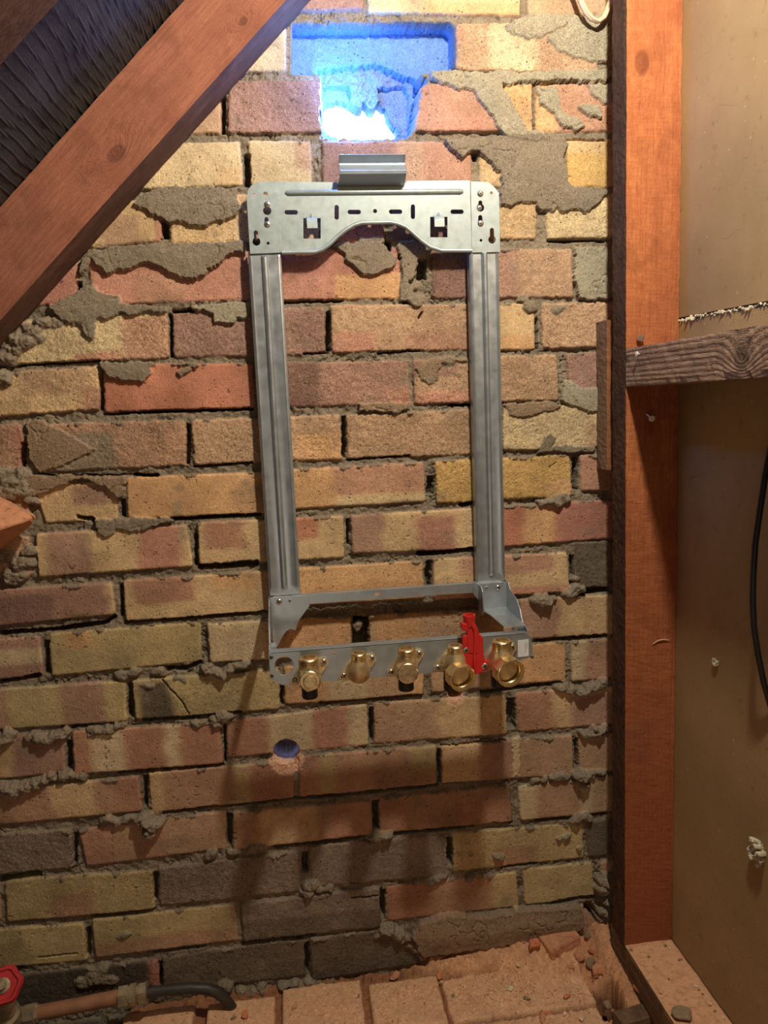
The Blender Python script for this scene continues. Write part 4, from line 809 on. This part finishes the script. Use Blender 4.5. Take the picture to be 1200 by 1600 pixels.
rh = [P2(*p) for p in [(735,284),(762,285),(771,292),(779,302),(781,394),(737,395)]]
rholes = [circ(*P2(767,302), 2.0), keyhole(P2(750,318)[0], P2(749,317)[1], 2.8, P2(750,325)[1], 5.4), keyhole(P2(750,345)[0], P2(750,340)[1], 3.0, P2(750,348)[1], 3.8), keyhole(P2(768,360)[0], P2(767,360)[1], 3.0, P2(768,375)[1], 5.4), circ(*P2(751,376), 2.0)]
rrl = rail(rh, rholes, XC, XD, None, zb-2, None, False)
for (x, y, mt) in [(417.5,319.5,'screw'),(417.5,350.5,'screw')]: screw(x, y, DP+2, rl, mat=mt)
for (x, y, mt) in [(750.5,302.5,'screw'),(751,349,'screw')]: screw(x, y, DP+2, rrl, mat=mt)
screw(749, 325, DP-2, rrl, 4.0)

# cross bar low between the rails
z_t = [P2(436,931)[1], P2(760,914)[1]]; hgt = 14.5
co_ = [(XA+5, z_t[0]), (XD-6, z_t[0]), (XD-6, z_t[0]-hgt), (XA+5, z_t[0]-hgt)]
zc = at(600,928,24)[2]
hb_ = [circ(P2(477,934,24)[0], P2(477,934,24)[1], 1.9, 4), (lambda p: [(p[0]-4, p[1]-2), (p[0]+4, p[1]-2), (p[0]+4, p[1]+2), (p[0]-4, p[1]+2)])(P2(590,928,24))]
v, f = plate(co_, hb_, 1.4, wallfn(24)); cb = MB(); cb.add(v, f); cb.box(XA+8, XD-9, 14, 24.5, z_t[0]-1.2, z_t[0])
cbo = cb.build('cross_bar', M['steel_dull'], frame, bevel=.3)

# side brackets carrying the valve bar
DB = 128.0
pT0 = at(420,1018,DB); pT1 = at(828,990,DB); zT = (pT0[2]+pT1[2])/2; zBm = (at(422,1058,DB)[2]+at(828,1030,DB)[2])/2-1
zr = z_t[0]
def gusset_out(x, inner=False):
    if not inner:
        out = [(10,zr),(26,zr),(34,zr-1),(44,zr-9),(62,zr-13),(78,zr-16),(92,zr-26),(100,zr-38),(108,zr-44),(118,zr-43),(126,zr-46),(DB,zT-1),(DB,zBm+2),(112,zBm+4),(100,zT-10),(80,zT-6),(40,zT+2),(24,zr-44),(10,zr-46)]
    else: out = [(20,zr-2),(40,zr-2),(48,zr-8),(52,zr-34),(46,zr-44),(20,zr-44)]
    v, f = plate([(a_, b_) for a_, b_ in out], [], 1.6, lambda u, v_, w: (x+w, u, v_)); return v, f
for side, (x, xi, rl_) in enumerate([(XA-.2, XB+1, rl), (XD+.4, XC+1, rrl)]):
    b = MB(); v, f = gusset_out(x); b.add(v, f)
    ztab = zr
    if side == 0:
        bk = [(XA+1,zr),(XB+10,zr-1),(XB+12,zr-16),(XB-4,zr-36),(XB-11,zr-52),(XB-17,zr-49),(XB-24,zr-52),(XB-30,zr-60),(XA+8,zr-74),(XA+1,zr-76)]
        v, f = plate(bk, [], 1.6, wallfn(26)); b.add(v, f)
    else:
        bk = [(XC-2,zr-1),(XD,zr-1),(XD,zr-46),(XC+4,zr-46),(XC+2,zr-30),(XC-8,zr-16),(XC-8,zr-6)]
        v, f = plate(bk, [], 1.6, wallfn(26)); b.add(v, f)
        v, f = gusset_out(xi, True); b.add(v, f)
        zsh = zr-40
        # sloping shelf between the two cheeks, open at the front
        b.add([(xi+1,26,zsh),(x,26,zsh),(x,118,zsh-2),(xi+12,118,zsh-2),(xi+8,60,zsh-1),(xi+1,26,zsh-1.6),(x,26,zsh-1.6),(x,118,zsh-3.6),(xi+12,118,zsh-3.6),(xi+8,60,zsh-2.6)],
              [(0,1,2,3,4),(5,6,7,8,9),(0,1,6,5),(1,2,7,6),(2,3,8,7),(3,4,9,8),(4,0,5,9)])
    # small ear where the bracket meets the bar
    xe0, xe1 = (x, x+9) if side == 0 else (x-9, x)
    b.box(xe0, xe1, DB-16, DB-1, zT-2, zT-.5); b.box(xe0, xe1, DB-17.5, DB-16, zT-2, zT+8)
    go = b.build('side_bracket', M['steel_dull'], frame, bevel=.35)
    if side == 0: screw(436, 940, 27, go, 4.0, 'screw'); screw(453, 938, 27, go, 2.2, 'steel')
    else: screw(778, 918, 27, go, 3.8, 'screw'); screw(760, 918, 27, go, 2.2, 'steel')

# valve bar
bxl, bxr = pT0[0]-.5, pT1[0]+2
bo = [(bxl,zT),(bxr-8,zT),(bxr+1,zT-8),(bxr+1,zBm+6),(bxr-5,zBm+1),(at(772,1046,DB)[0],zBm-9),(at(440,1067,DB)[0],zBm-9),(bxl+1,zBm+1),(bxl,zBm+6)]
hole = circ(*[(p[0], p[2]) for p in [at(444,1040,DB)]][0], 12.5, 32); h2 = circ(*[(p[0], p[2]) for p in [at(522,1021,DB)]][0], 2.2)
v, f = plate(bo, [hole, h2], 1.8, wallfn(DB)); b = MB(); b.add(v, f)
b.box(bxl+2, bxr-10, DB-14, DB+.9, zT-1.4, zT+.2)
bar = b.build('valve_bar', M['bar'], frame, bevel=.35)
for (x, y) in [(424,1027),(425,1056),(833,998),(831,1026)]: screw(x, y, DB+1, bar, 2.6, 'screw_dark')
sc = [at(809,1001,DB+1.4), at(826,999,DB+1.4), at(826,1025,DB+1.4), at(809,1027,DB+1.4)]
b = MB(); b.add([(p[0], DB+1.0, p[2]) for p in sc]+[(p[0], DB+1.5, p[2]) for p in sc], [(0,1,2,3),(4,5,6,7),(0,1,5,4),(1,2,6,5),(2,3,7,6),(3,0,4,7)]); st = b.build('sticker', M['label'], bar); st['label'] = 'small white printed sticker'
b = MB()
for k in range(4):
    p = at(820+k*1.4, 1003, DB+1.5); b.box(p[0]-.15, p[0]+.25, DB+1.45, DB+1.6, p[2]-16+k*2.5, p[2]-1)
b.build('print', M['grey_ink'], st)
for (x, y, w_) in [(505,1043,1.6),(510,1041,1.6),(515,1043,1.6),(505,1051,1.6),(510,1052,1.6),(515,1053,1.6),(504,1061,1.4),(508,1061,1.4),(512,1061,1.4),(516,1060,1.4),(582,1044,3),(588,1044,3),(580,1052,8),(592,1055,3),(733,1049,3)]:
    p = at(x, y, DB+1); b = MB(); b.box(p[0]-w_/2, p[0]+w_/2, DB+.8, DB+1.2, p[2]-.5, p[2]+.5); b.build('embossed_mark', M['steel'], bar)

# brass valves
def flange(b, c, u1, u2, d0, th, rc, re):
    """lens shaped mounting flange with two ears"""
    pts = []; 
    def arc(cx, cz, r, a0, a1, n=10): return [(cx+r*math.cos(a0+(a1-a0)*k/n), cz+r*math.sin(a0+(a1-a0)*k/n)) for k in range(n+1)]
    ang = math.atan2(u1[1]-u2[1], u1[0]-u2[0])
    hull = arc(u1[0], u1[1], re, ang-1.2, ang+1.2)+arc(c[0], c[1], rc, ang+1.2, ang+1.94)+arc(u2[0], u2[1], re, ang+math.pi-1.2, ang+math.pi+1.2)+arc(c[0], c[1], rc, ang+math.pi+1.2, ang+math.pi+1.94)
    b.prism(hull, lambda p: (p[0], d0, p[1]), lambda p: (p[0], d0+th, p[1]))
def valve(port, pr, ear1, ear2, front, kind, body_r, label, capx=None):
    dp = DB+26
    P0 = at(port[0], port[1], dp); root = MB(); pz = P0[2]
    e1 = at(*ear1, DB+2); e2 = at(*ear2, DB+2); r = pr*.80*.98
    cf_ = at(front[0], front[1], DB+46) if kind else at(port[0]+3, port[1]+28, DB+18)
    cx = (e1[0]+e2[0])/2; czz = (e1[2]+e2[2])/2
    flange(root, (cx, czz), (e1[0], e1[2]), (e2[0], e2[2]), DB+.8, 4, body_r*1.1, 6)
    # elbow body: from the bar out and up into the port
    root.tube([(cx, DB+2, czz-3), (cx+(P0[0]-cx)*.3, DB+12, czz-3), (P0[0]*.8+cx*.2, dp-4, czz-1), (P0[0], dp, czz+6), (P0[0], dp, pz-8)],
              [body_r*1.18, body_r*1.12, body_r*1.05, body_r*.98, r*.95], 24)
    if kind: root.tube([(cx*.5+P0[0]*.5, DB+6, cf_[2]+4), (cf_[0]*.6+P0[0]*.4, DB+26, cf_[2]+1), (cf_[0], DB+38, cf_[2])], [body_r*.9, body_r, body_r*.95], 24)
    vb = root.build('valve', M['brass_cast'], bar if False else frame, 50); vb['label'] = label
    b = MB(); prof = [(-13, r*.93)]
    for k in range(6): prof += [(-12+k*1.9, r*.90), (-11.2+k*1.9, r*1.0), (-10.6+k*1.9, r*1.0)]
    prof += [(-.8, r*1.02), (.4, r*.95), (1.2, r*.82), (1.2, r*.64), (-1.2, r*.60), (-10, r*.58)]
    b.lathe((P0[0], dp, pz), (0,0,1), prof, 32); b.build('threaded_port', M['brass'], vb, 30)
    for e in (ear1, ear2): 
        s_ = screw(e[0], e[1], DB+5.2, vb, 3.8, 'screw')
    if kind:
        fx, fz = cf_[0], cf_[2]; ax = (0.0, 1, 0)
        if kind == 'cap':
            b = MB(); R = body_r*1.18; b.lathe((fx, DB+34, fz), ax, [(0, R*.93), (1.5, R), (9, R), (11, R*.9)], sides=6, twist=.26); b.lathe((fx, DB+45, fz), ax, [(-1, R*.80), (1.6, R*.80), (2.4, R*.74)], 30)
            b.lathe((fx, DB+45, fz), ax, [(1, R*.52), (5.0, R*.52), (5.6, R*.46)], 30); b.build('hex_cap', M['brass'], vb, 30)
        elif kind == 'disc':
            b = MB(); R = body_r*1.18; b.lathe((fx, DB+34, fz), ax, [(0, R*.93), (1.5, R), (9, R), (11, R*.92)], sides=6, twist=.1); b.lathe((fx, DB+45, fz), ax, [(-1, R*.86), (2.4, R*.86), (3.2, R*.80)], 30); cp = b.build('hex_cap', M['brass'], vb, 30)
            b = MB()
            for k in range(8):
                A_ = k*math.pi/4; b.lathe((fx+R*.58*math.cos(A_), DB+48, fz+R*.58*math.sin(A_)), ax, [(0, 1.5), (.7, 1.3)], 8)
            b.lathe((fx, DB+48, fz), ax, [(0, 2.6), (.7, 2.3)], 10); b.build('stamped_dot', M['screw'], vb)
        else:
            ax = (.16, 1, -.10); b = MB(); R = body_r*1.32; b.lathe((fx, DB+28, fz), ax, [(0, R*.85), (4, R), (20, R), (22, R*.97)], sides=8, twist=.35, caps=(1,0))
            b.lathe((fx, DB+28, fz), ax, [(18, R*.9), (22.6, R*.93), (23.2, R*.88), (23.0, R*.80), (17, R*.77), (16, R*.80), (15, R*.77), (14, R*.80), (13, R*.77), (12, R*.80), (6, R*.78), (6, R*.50), (8, R*.48), (8, R*.34), (3, R*.30)], 36, caps=(0,1))
            b.build('union_socket', M['brass'], vb, 30)
    if capx:
        c = at(capx[0], capx[1], DB+20); b = MB(); b.lathe((c[0], DB+16, c[2]-2), (0,0,1), [(-8, 9.5), (-6.5, 10.5), (8, 10.5), (20, 9.5)], 28); b.build('black_cap', M['black'], vb, 40)
    return vb
valve((482,1028), 17, (506,1034), (461,1063), (484,1064), 'cap', 14, 'leftmost brass valve, closed by a hex cap with raised round centre', (484,1080))
valve((560,1021), 13, (581,1028), (537,1056), None, None, 14, 'plain brass valve body with no front fitting', None)
valve((635,1014), 15, (655,1021), (611,1050), (637,1052), 'disc', 13.5, 'brass valve closed by a flat hex cap with a ring of dots', (635,1068))
valve((711,1009), 13.5, (728,1018), (684,1043), (718,1057), 'open', 14.5, 'brass valve with open socket left of the red lever', (706,1068))
valve((784,1001), 17, (800,1011), (757,1042), (793,1049), 'open', 15.5, 'rightmost brass valve with open socket', (780,1062))

# red plastic key between the two right valves
def RP(px, py, d): p = at(px, py, d); return p
rb = MB(); d0, d1 = DB+4, DB+17
blk = [(723,994),(733,992),(748,990),(755,996),(756,1022),(758,1034),(756,1050),(742,1055),(736,1055),(735,1050),(724,1030)]
rb.prism([RP(x, y, d1)[::2] for x, y in blk], lambda p: (p[0], d0, p[1]), lambda p: (p[0], d1, p[1]))
rk = rb.build('red_key', M['red'], frame, bevel=1.2); rk['label'] = 'red plastic key clipped between the two right valves'
nb = MB(); neck = [(729,975),(735,970),(743,975),(748,984),(749,1000),(747,1022),(733,1022),(731,1000),(731,988),(722,985),(722,975)]
nb.prism([RP(x, y, d1+3)[::2] for x, y in neck], lambda p: (p[0], d0+2, p[1]), lambda p: (p[0], d1+1, p[1])); nb.build('lever_neck', M['red'], rk, bevel=1.2)
c = at(733, 962, DB+12); rg = MB(); rg.lathe(c, (0,0,1), [(-14, 7.2), (-2, 8.4), (0, 8.8), (1.6, 8.4), (1.6, 6.2), (-6, 5.6)], 30); rg.build('ring', M['red'], rk, 35)
rr2 = MB(); p0 = RP(736, 972, d1+1); p1 = RP(742, 985, d1+1); p2 = RP(742,1005,d1+1); p3 = RP(741,1053,d1+1)
rr2.tube([(p0[0], d1+1, p0[2]), (p1[0], d1+1.5, p1[2]), (p2[0], d1+1.5, p2[2]), (p3[0], d1+1, p3[2])], 2.0, 10); rr2.build('raised_rib', M['red'], rk, 40)
for (x, y) in [(728,1016),(757,1041)]:
    c = at(x, y, d1); b = MB(); b.lathe((c[0], d0, c[2]), (0,1,0), [(0, 7.4), (d1-d0-3, 7.4), (d1-d0-1.5, 6.6)], 28); bs = b.build('boss', M['red'], rk, 35); screw(x, y, d1-1.2, rk, 4.6, 'screw')

# ------------------------------------------------------------------ light shining in the hole
g = MB(); g0 = at(490,140,-78); g1 = at(635,230,-78); g.box(g0[0], g1[0], -95, -78, g1[2], g0[2])
gl = g.build('light_panel', M['glare']); tag(gl, 'dazzling blue white light in the knocked out hole at the top of the wall', 'light')

# ------------------------------------------------------------------ pipework bottom left
pp = thing('copper_pipe', (-455, 40, 10), 'dusty copper pipe with tarnished couplings running along the foot of the wall', 'pipe')
def pt(px, py, d): return at(px, py, d)
PD = 44
b = MB(); b.tube([pt(-60,1607,PD), pt(40,1586,PD), pt(120,1571,PD), pt(190,1557,PD)], 10.5, 24); b.build('copper_tube', M['copper'], pp, 50)
b = MB(); c1 = pt(186,1558,PD); c2 = pt(230,1550,PD); ax = np.array(c2)-np.array(c1); L = np.linalg.norm(ax)
b.lathe(c1, ax, [(0, 11), (1, 15.5), (14, 15.5), (15, 13)], sides=6, twist=.2); b.lathe(c1, ax, [(14, 12.5), (17, 12.5)], 24); b.lathe(c1, ax, [(16, 13), (17, 15), (26, 15), (27, 12)], sides=6, twist=.5)
b.lathe(c1, ax, [(26, 12), (30, 12), (30, 15), (39, 15), (40, 12)], sides=6, twist=.1); b.lathe(c1, ax, [(39, 14.5), (41.5, 14.5), (42, 11)], 24); b.build('coupling', M['verdigris'], pp, 35)
b = MB(); pts = [pt(228,1551,PD), pt(262,1547,PD), pt(298,1544,PD), pt(322,1545,PD), pt(338,1550,PD), pt(352,1561,PD-2), pt(366,1580,PD-6), pt(378,1602,PD-12)]
b.tube(pts, 8.0, 20); b.build('dark_tube', M['darkpipe'], pp, 50)
b = MB(); c1 = pt(30,1590,PD); ax = np.array(pt(60,1583,PD))-np.array(c1); b.lathe(c1, ax, [(0, 12), (1, 15), (5, 15), (6, 12.5), (9, 12.5), (10, 15.5), (24, 15.5), (25, 13), (28, 12.5), (30, 10.5)], sides=8, twist=.2); b.build('coupling', M['verdigris'], pp, 30)
sv = thing('stop_valve', (at(0,1575,70)[0], 60, 0), 'brass stop valve with red wheel handle in the bottom left corner', 'valve')
b = MB(); c = np.array(pt(8,1586,56)); up = np.array((0,.35,1.)); up /= np.linalg.norm(up)
b.lathe(c-up*22, up, [(0, 18), (6, 21), (24, 21), (30, 16), (34, 16), (34, 19), (46, 17), (48, 11), (58, 9), (66, 8)], 30); b.tube([pt(32,1590,PD), pt(5,1592,54)], [13, 17], 20); b.build('valve_body', M['verdigris'], sv, 35)
hc = np.array(pt(5,1540,86)); hu = np.cross(up, (0,1,0)); hu /= np.linalg.norm(hu)
ax = np.array((.10,.80,.62)); ax /= np.linalg.norm(ax)
def lobes(rad, n=72):
    u = np.cross(ax, (0,0,1.)); u /= np.linalg.norm(u); w = np.cross(ax, u)
    return [(u*math.cos(2*math.pi*k/n)+w*math.sin(2*math.pi*k/n))*rad*(1+.05*math.cos(6*2*math.pi*k/n+.6)) for k in range(n)]
b = MB(); rings = []
prof = [(-7, .80), (-8, .93), (-5, 1.0), (2, 1.0), (6, .92), (6, .80), (3.0, .70), (3.0, .32)]
vv = []; ff = []; n = 72
for (t_, s_) in prof: vv += [hc+ax*t_+p*s_ for p in lobes(25)]
for i in range(len(prof)-1):
    for k in range(n): ff.append((i*n+k, i*n+(k+1) % n, (i+1)*n+(k+1) % n, (i+1)*n+k))
ff.append(tuple(range(n))); ff.append(tuple((len(prof)-1)*n+k for k in range(n)))
b.add(vv, ff); b.build('handle', M['red_dusty'], sv, 40)
b = MB(); b.lathe(hc, ax, [(2, 10), (5, 10), (5.5, 8.5)], 28); b.lathe(hc, ax, [(5, 6), (10, 6), (11, 5)], sides=6); b.build('handle_nut', M['verdigris'], sv, 35)

# ------------------------------------------------------------------ cables and nails
b = MB(); cps = [(895,-30),(903,-8),(908,6),(915,20),(924,30),(934,34),(942,28),(948,16),(953,2),(958,-20)]
b.tube([at(x, y, 22) for x, y in cps], 3.0, 12)
b2 = [at(x+3, y-1, 24) for x, y in cps]; b.tube(b2, 2.6, 12); cw = b.build('cable', M['cable_white'], None, 50)
tag(cw, 'cream twin cable looping down beside the post top', 'cable')
b = MB(); b.tube([at(x, y, 330) for x, y in [(1222,640),(1206,690),(1196,740),(1187,800),(1180,850),(1177,900),(1176,940),(1178,980),(1184,1020),(1193,1065),(1206,1110),(1224,1160)]], 3.4, 14)
ck = b.build('cable', M['cable_black'], None, 50); tag(ck, 'black cable hanging in a curve at the right edge', 'cable')
def nail(px, py, d, r, h, mat, label, tilt=(0,1,0), pos=None):
    c = pos or at(px, py, d); b = MB(); b.lathe(c, tilt, [(-12, .9), (h-1.3, .9), (h-1.2, r), (h-.2, r), (h, r*.8)], 18); o = b.build('nail', M[mat], None, 35); tag(o, label, 'nail')
nail(1000, 529, 103, 5.0, 3.5, 'nail', 'rusty round nail head in the orange post just above the crosspiece', (-.1,1,.15))
nail(1016, 652, 118, 4.2, 6, 'paint', 'small white headed nail in the shaded part of the post', (0,.95,-.35))
c = atx(996,553,459); nail(0,0,0, 3.2, 4, 'paint', 'bent nail dabbed with white paint on the crosspiece', (-1,.1,.05), (461, c[1], c[2]))
# foam plug and small plug in the side board
def rock(name, c, size, seed, mat, label=None, cat=None, group=None, n=16, bev=.06, rot=0):
    r = np.random.RandomState(seed); bm = bmesh.new()
    for k in range(n):
        p = r.normal(size=3); p /= np.linalg.norm(p); p *= r.uniform(.8, 1.0); p[2] = max(p[2], -.8)
        x_, y_ = p[0]*size[0], p[1]*size[1]; bm.verts.new((c[0]+x_*math.cos(rot)-y_*math.sin(rot), c[1]+x_*math.sin(rot)+y_*math.cos(rot), c[2]+p[2]*size[2]))
    bmesh.ops.convex_hull(bm, input=bm.verts)
    for v_ in [v_ for v_ in bm.verts if not v_.link_faces]: bm.verts.remove(v_)
    bmesh.ops.bevel(bm, geom=list(bm.edges), offset=min(size)*bev*2, segments=1, affect='EDGES'); bmesh.ops.triangulate(bm, faces=bm.faces)
    if max(size) > 7:
        bmesh.ops.subdivide_edges(bm, edges=bm.edges, cuts=2)
        for v_ in bm.verts: v_.co += Vector(mnoise.noise_vector(v_.co*.25))*max(size)*.03
    bm.verts.index_update(); vs = [tuple(v_.co) for v_ in bm.verts]; fs = [tuple(v_.index for v_ in f_.verts) for f_ in bm.faces]; bm.free()
    o = mesh_obj(name, vs, fs, mat); 
    if label: tag(o, label, cat, group)
    return o
c = atx(1183,1331,XP-3)
b = MB(); rr = np.random.RandomState(11)
for k in range(26):
    A_ = k*2*math.pi/26+rr.uniform(-.12, .12); R_ = 10+rr.uniform(-3, 5); s_ = rr.uniform(1.6, 3.6); t0 = rr.uniform(-5, 5)
    p_ = (XP-rr.uniform(0, 10), c[1]+R_*math.cos(A_), c[2]+R_*1.15*math.sin(A_))
    b.tube([(XP+2, c[1]+R_*.8*math.cos(A_), c[2]+R_*.8*math.sin(A_)), p_, (p_[0]-rr.uniform(0, 3), p_[1]+rr.uniform(-4, 4), p_[2]+rr.uniform(-4, 4))], [s_, s_*1.1, s_*.5], 7)
fo = b.build('foam_blob', M['foam'], None, 30); tag(fo, 'ragged cream foam ring bursting through the side board low at the right edge', 'foam')
c = atx(1120,1034,XP); b = MB()
for k in range(6):
    A_ = 2.6+k*.8; b.tube([(XP+1, c[1]+3*math.cos(A_), c[2]+3*math.sin(A_)), (XP-3, c[1]+5*math.cos(A_), c[2]+5*math.sin(A_)), (XP-4, c[1]+5*math.cos(A_+.6), c[2]+5*math.sin(A_+.6))], [2, 1.9, .8], 6)
f2 = b.build('foam_blob', M['foam'], None, 30); tag(f2, 'tiny plug of cream filler halfway down the side board', 'foam')
# wood shaving on the post
b = MB(); b.tube([at(x, y, 102) for x, y in [(1020,1006),(1028,1001),(1036,999),(1046,1000)]], [.5,.8,.8,.4], 6); sh = b.build('wood_shaving', M['cable_white'], None); tag(sh, 'thin pale wood shaving stuck to the post', 'shaving')

# ------------------------------------------------------------------ rubble
def on(px, py, z): return atz(px, py, z)
p = on(872,1487,14); 
b = MB(); Pq = [on(841,1462,36), on(893,1446,40), on(907,1462,34), on(861,1488,30)]
bm = bmesh.new()
for (x_, d_, z_) in Pq:
    bm.verts.new((x_, d_, z_)); bm.verts.new((x_+1, d_+2, z_-20))
bmesh.ops.convex_hull(bm, input=bm.verts); bmesh.ops.bevel(bm, geom=list(bm.edges), offset=1.2, segments=2, affect='EDGES'); bmesh.ops.triangulate(bm, faces=bm.faces); bmesh.ops.subdivide_edges(bm, edges=bm.edges, cuts=1)
for v_ in bm.verts: v_.co += Vector(mnoise.noise_vector(v_.co*.15))*.8
bm.verts.index_update(); vs = [tuple(v_.co) for v_ in bm.verts]; fs = [tuple(v_.index for v_ in f_.verts) for f_ in bm.faces]; bm.free()
o = mesh_obj('brick_fragment', vs, fs, M['terracotta']); tag(o, 'flat orange brick fragment leaning against the wall at lower right', 'brick fragment')
RK = [((835,1496,10),(15,9,13),'pinkrock','dark edged brick shard standing beside the flat orange fragment','rubble','rubble_stone'),
 ((716,1480,10),(14,10,10),'pinkrock','pink lump of brick rubble against the wall foot','rubble','rubble_stone'),
 ((732,1487,7),(8,7,7),'pinkrock','smaller pink brick lump touching the pink lump by the wall foot','rubble','rubble_stone'),
 ((617,1512,8),(14,7,7),'terracotta','flat brown brick chip on the ledge edge below the wall','rubble','rubble_stone'),
 ((685,1518,5),(8,7,6),'pinkrock','small pink chip beside the thin crack in the ledge','rubble','rubble_stone'),
 ((689,1523,8),(2.5,2.5,2.5),'whitestone','tiny white grain on the small pink chip','pebble','pebble'),
 ((797,1544,3),(8,7,4),'whitestone','largest white pebble, flat, in the middle of the dusty ledge','pebble','pebble'),
 ((809,1514,4),(4.5,7,4),'whitestone','pale oval pebble near the back of the ledge','pebble','pebble'),
 ((682,1476,14),(3.5,3.5,3.5),'whitestone','white pebble high against the wall foot','pebble','pebble'),
 ((883,1582,3),(5,4,2.5),'whitestone','small white pebble near the bottom right of the ledge','pebble','pebble'),
 ((770,1560,2),(2.5,4,2.5),'whitestone','slim pale pebble left of the largest white pebble','pebble','pebble'),
 ((903,1545,2),(3,2.5,2),'whitestone','small pale pebble just left of the ledge corner','pebble','pebble'),
 ((908,1593,2),(5,4,3),'whitestone','pale chip at the bottom edge beside the white pebble','pebble','pebble'),
 ((708,1555,2),(4.5,4,2.5),'greystone','dark grey pebble right of the thin ledge crack','pebble','pebble'),
 ((824,1560,2),(8,6,3),'greystone','grey brown crumb heap right of the largest white pebble','pebble','pebble'),
 ((855,1573,5),(12,6,6),'pinkrock','brown angular chip near the lower middle right of the ledge','rubble','rubble_stone'),
 ((848,1588,4),(15,6,4),'terracotta','long flat reddish chip at the bottom of the ledge','rubble','rubble_stone'),
 ((885,1557,4),(9,4,4),'pinkrock','curved dark brown flake on the right of the ledge','rubble','rubble_stone'),
 ((924,1508,9),(11,10,11),'greystone','round tan stone in the corner beside the timber plate','rubble','rubble_stone'),
 ((935,1524,4),(9,7,7),'pinkrock','small pinkish stone below the round tan stone','rubble','rubble_stone'),
 ((460,1572,4),(7,4,3.5),'terracotta','small brick flake on the middle ledge brick','rubble','rubble_stone'),
 ((383,1586,5),(7,9,7),'pinkrock','upright pink brick crumb on the left ledge brick','rubble','rubble_stone'),
 ((365,1590,3),(4,5,3),'greystone','greyish crumb left of the upright pink crumb','pebble','pebble'),
 ((435,1594,3),(4,3,3),'greystone','tan crumb beside the narrow ledge joint at the bottom','pebble','pebble'),
 ((648,1540,1.5),(3,2,1.5),'pinkrock','tiny brown flake on the ledge left of the crack','pebble','pebble'),
 ((560,1555,2),(4,5,3),'greystone','tan crumb in the wide ledge joint','pebble','pebble')]
for i, ((x, y, z), sz, mt, lab, cat, nm) in enumerate(RK):
    c = on(x, y, z); zz = sz[2]*.75
    base = 0
    ii = np.searchsorted(FX, c[0]); jj = np.searchsorted(FD, c[1]); ii = min(max(ii, 0), n1-1); jj = min(max(jj, 0), n2-1)
    hgt_ = hf[ii, jj]; rock(nm, (c[0], c[1], max(hgt_, -20)+zz*.8), sz, 40+i, M[mt], lab, cat, rot=i*.9)
c = on(1022,1588,2); rock('rubble_stone', (c[0]-4, c[1]-22, 30), (24,18,14), 77, M['pinkrock'], 'big pink chunk of brick in the bottom right corner', 'rubble')
c = (at(1066,1588,0), 0)[0]; c = atz(1066,1583,76); rock('rubble_stone', (c[0], c[1], 75), (17,15,8), 78, M['greystone'], 'grey crumbling lump of mortar on the dusty timber plate', 'rubble', n=40)
XR = [((905,1478,34),(12,10,9),'terracotta','brown clod tucked beside the flat orange fragment'),((938,1490,40),(14,16,11),'terracotta','dusty clod banked against the foot of the post'),
 ((950,1530,26),(9,10,7),'greystone','grey clod in the gap just left of the timber plate'),((890,1500,22),(10,6,6),'terracotta','low brown clod in front of the flat orange fragment'),((918,1452,36),(9,8,8),'greystone','grey mortar crumb at the back of the debris corner'),
 ((800,1462,20),(7,6,5),'pinkrock','small pink crumb on the heap left of the flat fragment'),((960,1545,20),(6,6,5),'pinkrock','pink crumb beside the dark notch'),((818,1478,18),(8,5,5),'terracotta','flattish brown crumb left of the dark edged shard'),((925,1470,36),(7,6,6),'pinkrock','pink crumb high on the debris by the post')]
for i, ((x, y, z), sz, mt, lab) in enumerate(XR):
    c = on(x, y, z); ii = min(max(np.searchsorted(FX, c[0]), 0), n1-1); jj = min(max(np.searchsorted(FD, c[1]), 0), n2-1)
    rock('rubble_stone', (c[0], c[1], max(hf[ii, jj], -20)+sz[2]*.35), sz, 140+i, M[mt], lab, 'rubble', rot=i*1.3)
GP = [(1001,1487,1.8),(1013,1495,2.4),(1040,1478,2.6),(1046,1482,2.2),(1061,1500,2),(1070,1498,1.8),(1088,1541,2.6),(1092,1546,1.8),(1045,1530,2.2),(1110,1570,2.6),(1117,1580,2),(985,1484,2.4),(1033,1552,2.6),(1022,1510,1.5),(1098,1553,1.6),(1130,1590,2.2)]
for i, (x, y, s) in enumerate(GP):
    c = atz(x, y, 71); rock('grit_stone', (min(max(c[0], 466), 530), c[1], 70.6+s*.4), (s*1.4, s*1.2, s), 200+i, M['whitestone' if i % 3 == 0 else 'greystone'], 'loose speck of grit lying on the dusty timber plate below the post', 'grit', 'grit on the timber plate', n=10)
rr = np.random.RandomState(21); b = MB()
for k in range(420):
    x = rr.uniform(-60, 400) if k % 3 else rr.uniform(230, 400); d = rr.uniform(25, 165); s = rr.uniform(.5, 1.7)
    ii = min(np.searchsorted(FX, x), n1-1); jj = min(np.searchsorted(FD, d), n2-1); z = hf[ii, jj]+s*.3
    pts = rr.normal(size=(5, 3)); pts /= np.linalg.norm(pts, axis=1)[:, None]
    b.add([(x+s*p_[0], d+s*p_[1], z+s*.8*p_[2]) for p_ in ([(1,0,0),(-1,0,0),(0,1,0),(0,-1,0),(0,0,1),(0,0,-1)])], [(0,2,4),(2,1,4),(1,3,4),(3,0,4),(2,0,5),(1,2,5),(3,1,5),(0,3,5)])
gs = b.build('fine_grit', M['pinkrock'], None); tag(gs, 'fine brick grit scattered over the dusty ledge', 'grit', kind='stuff')
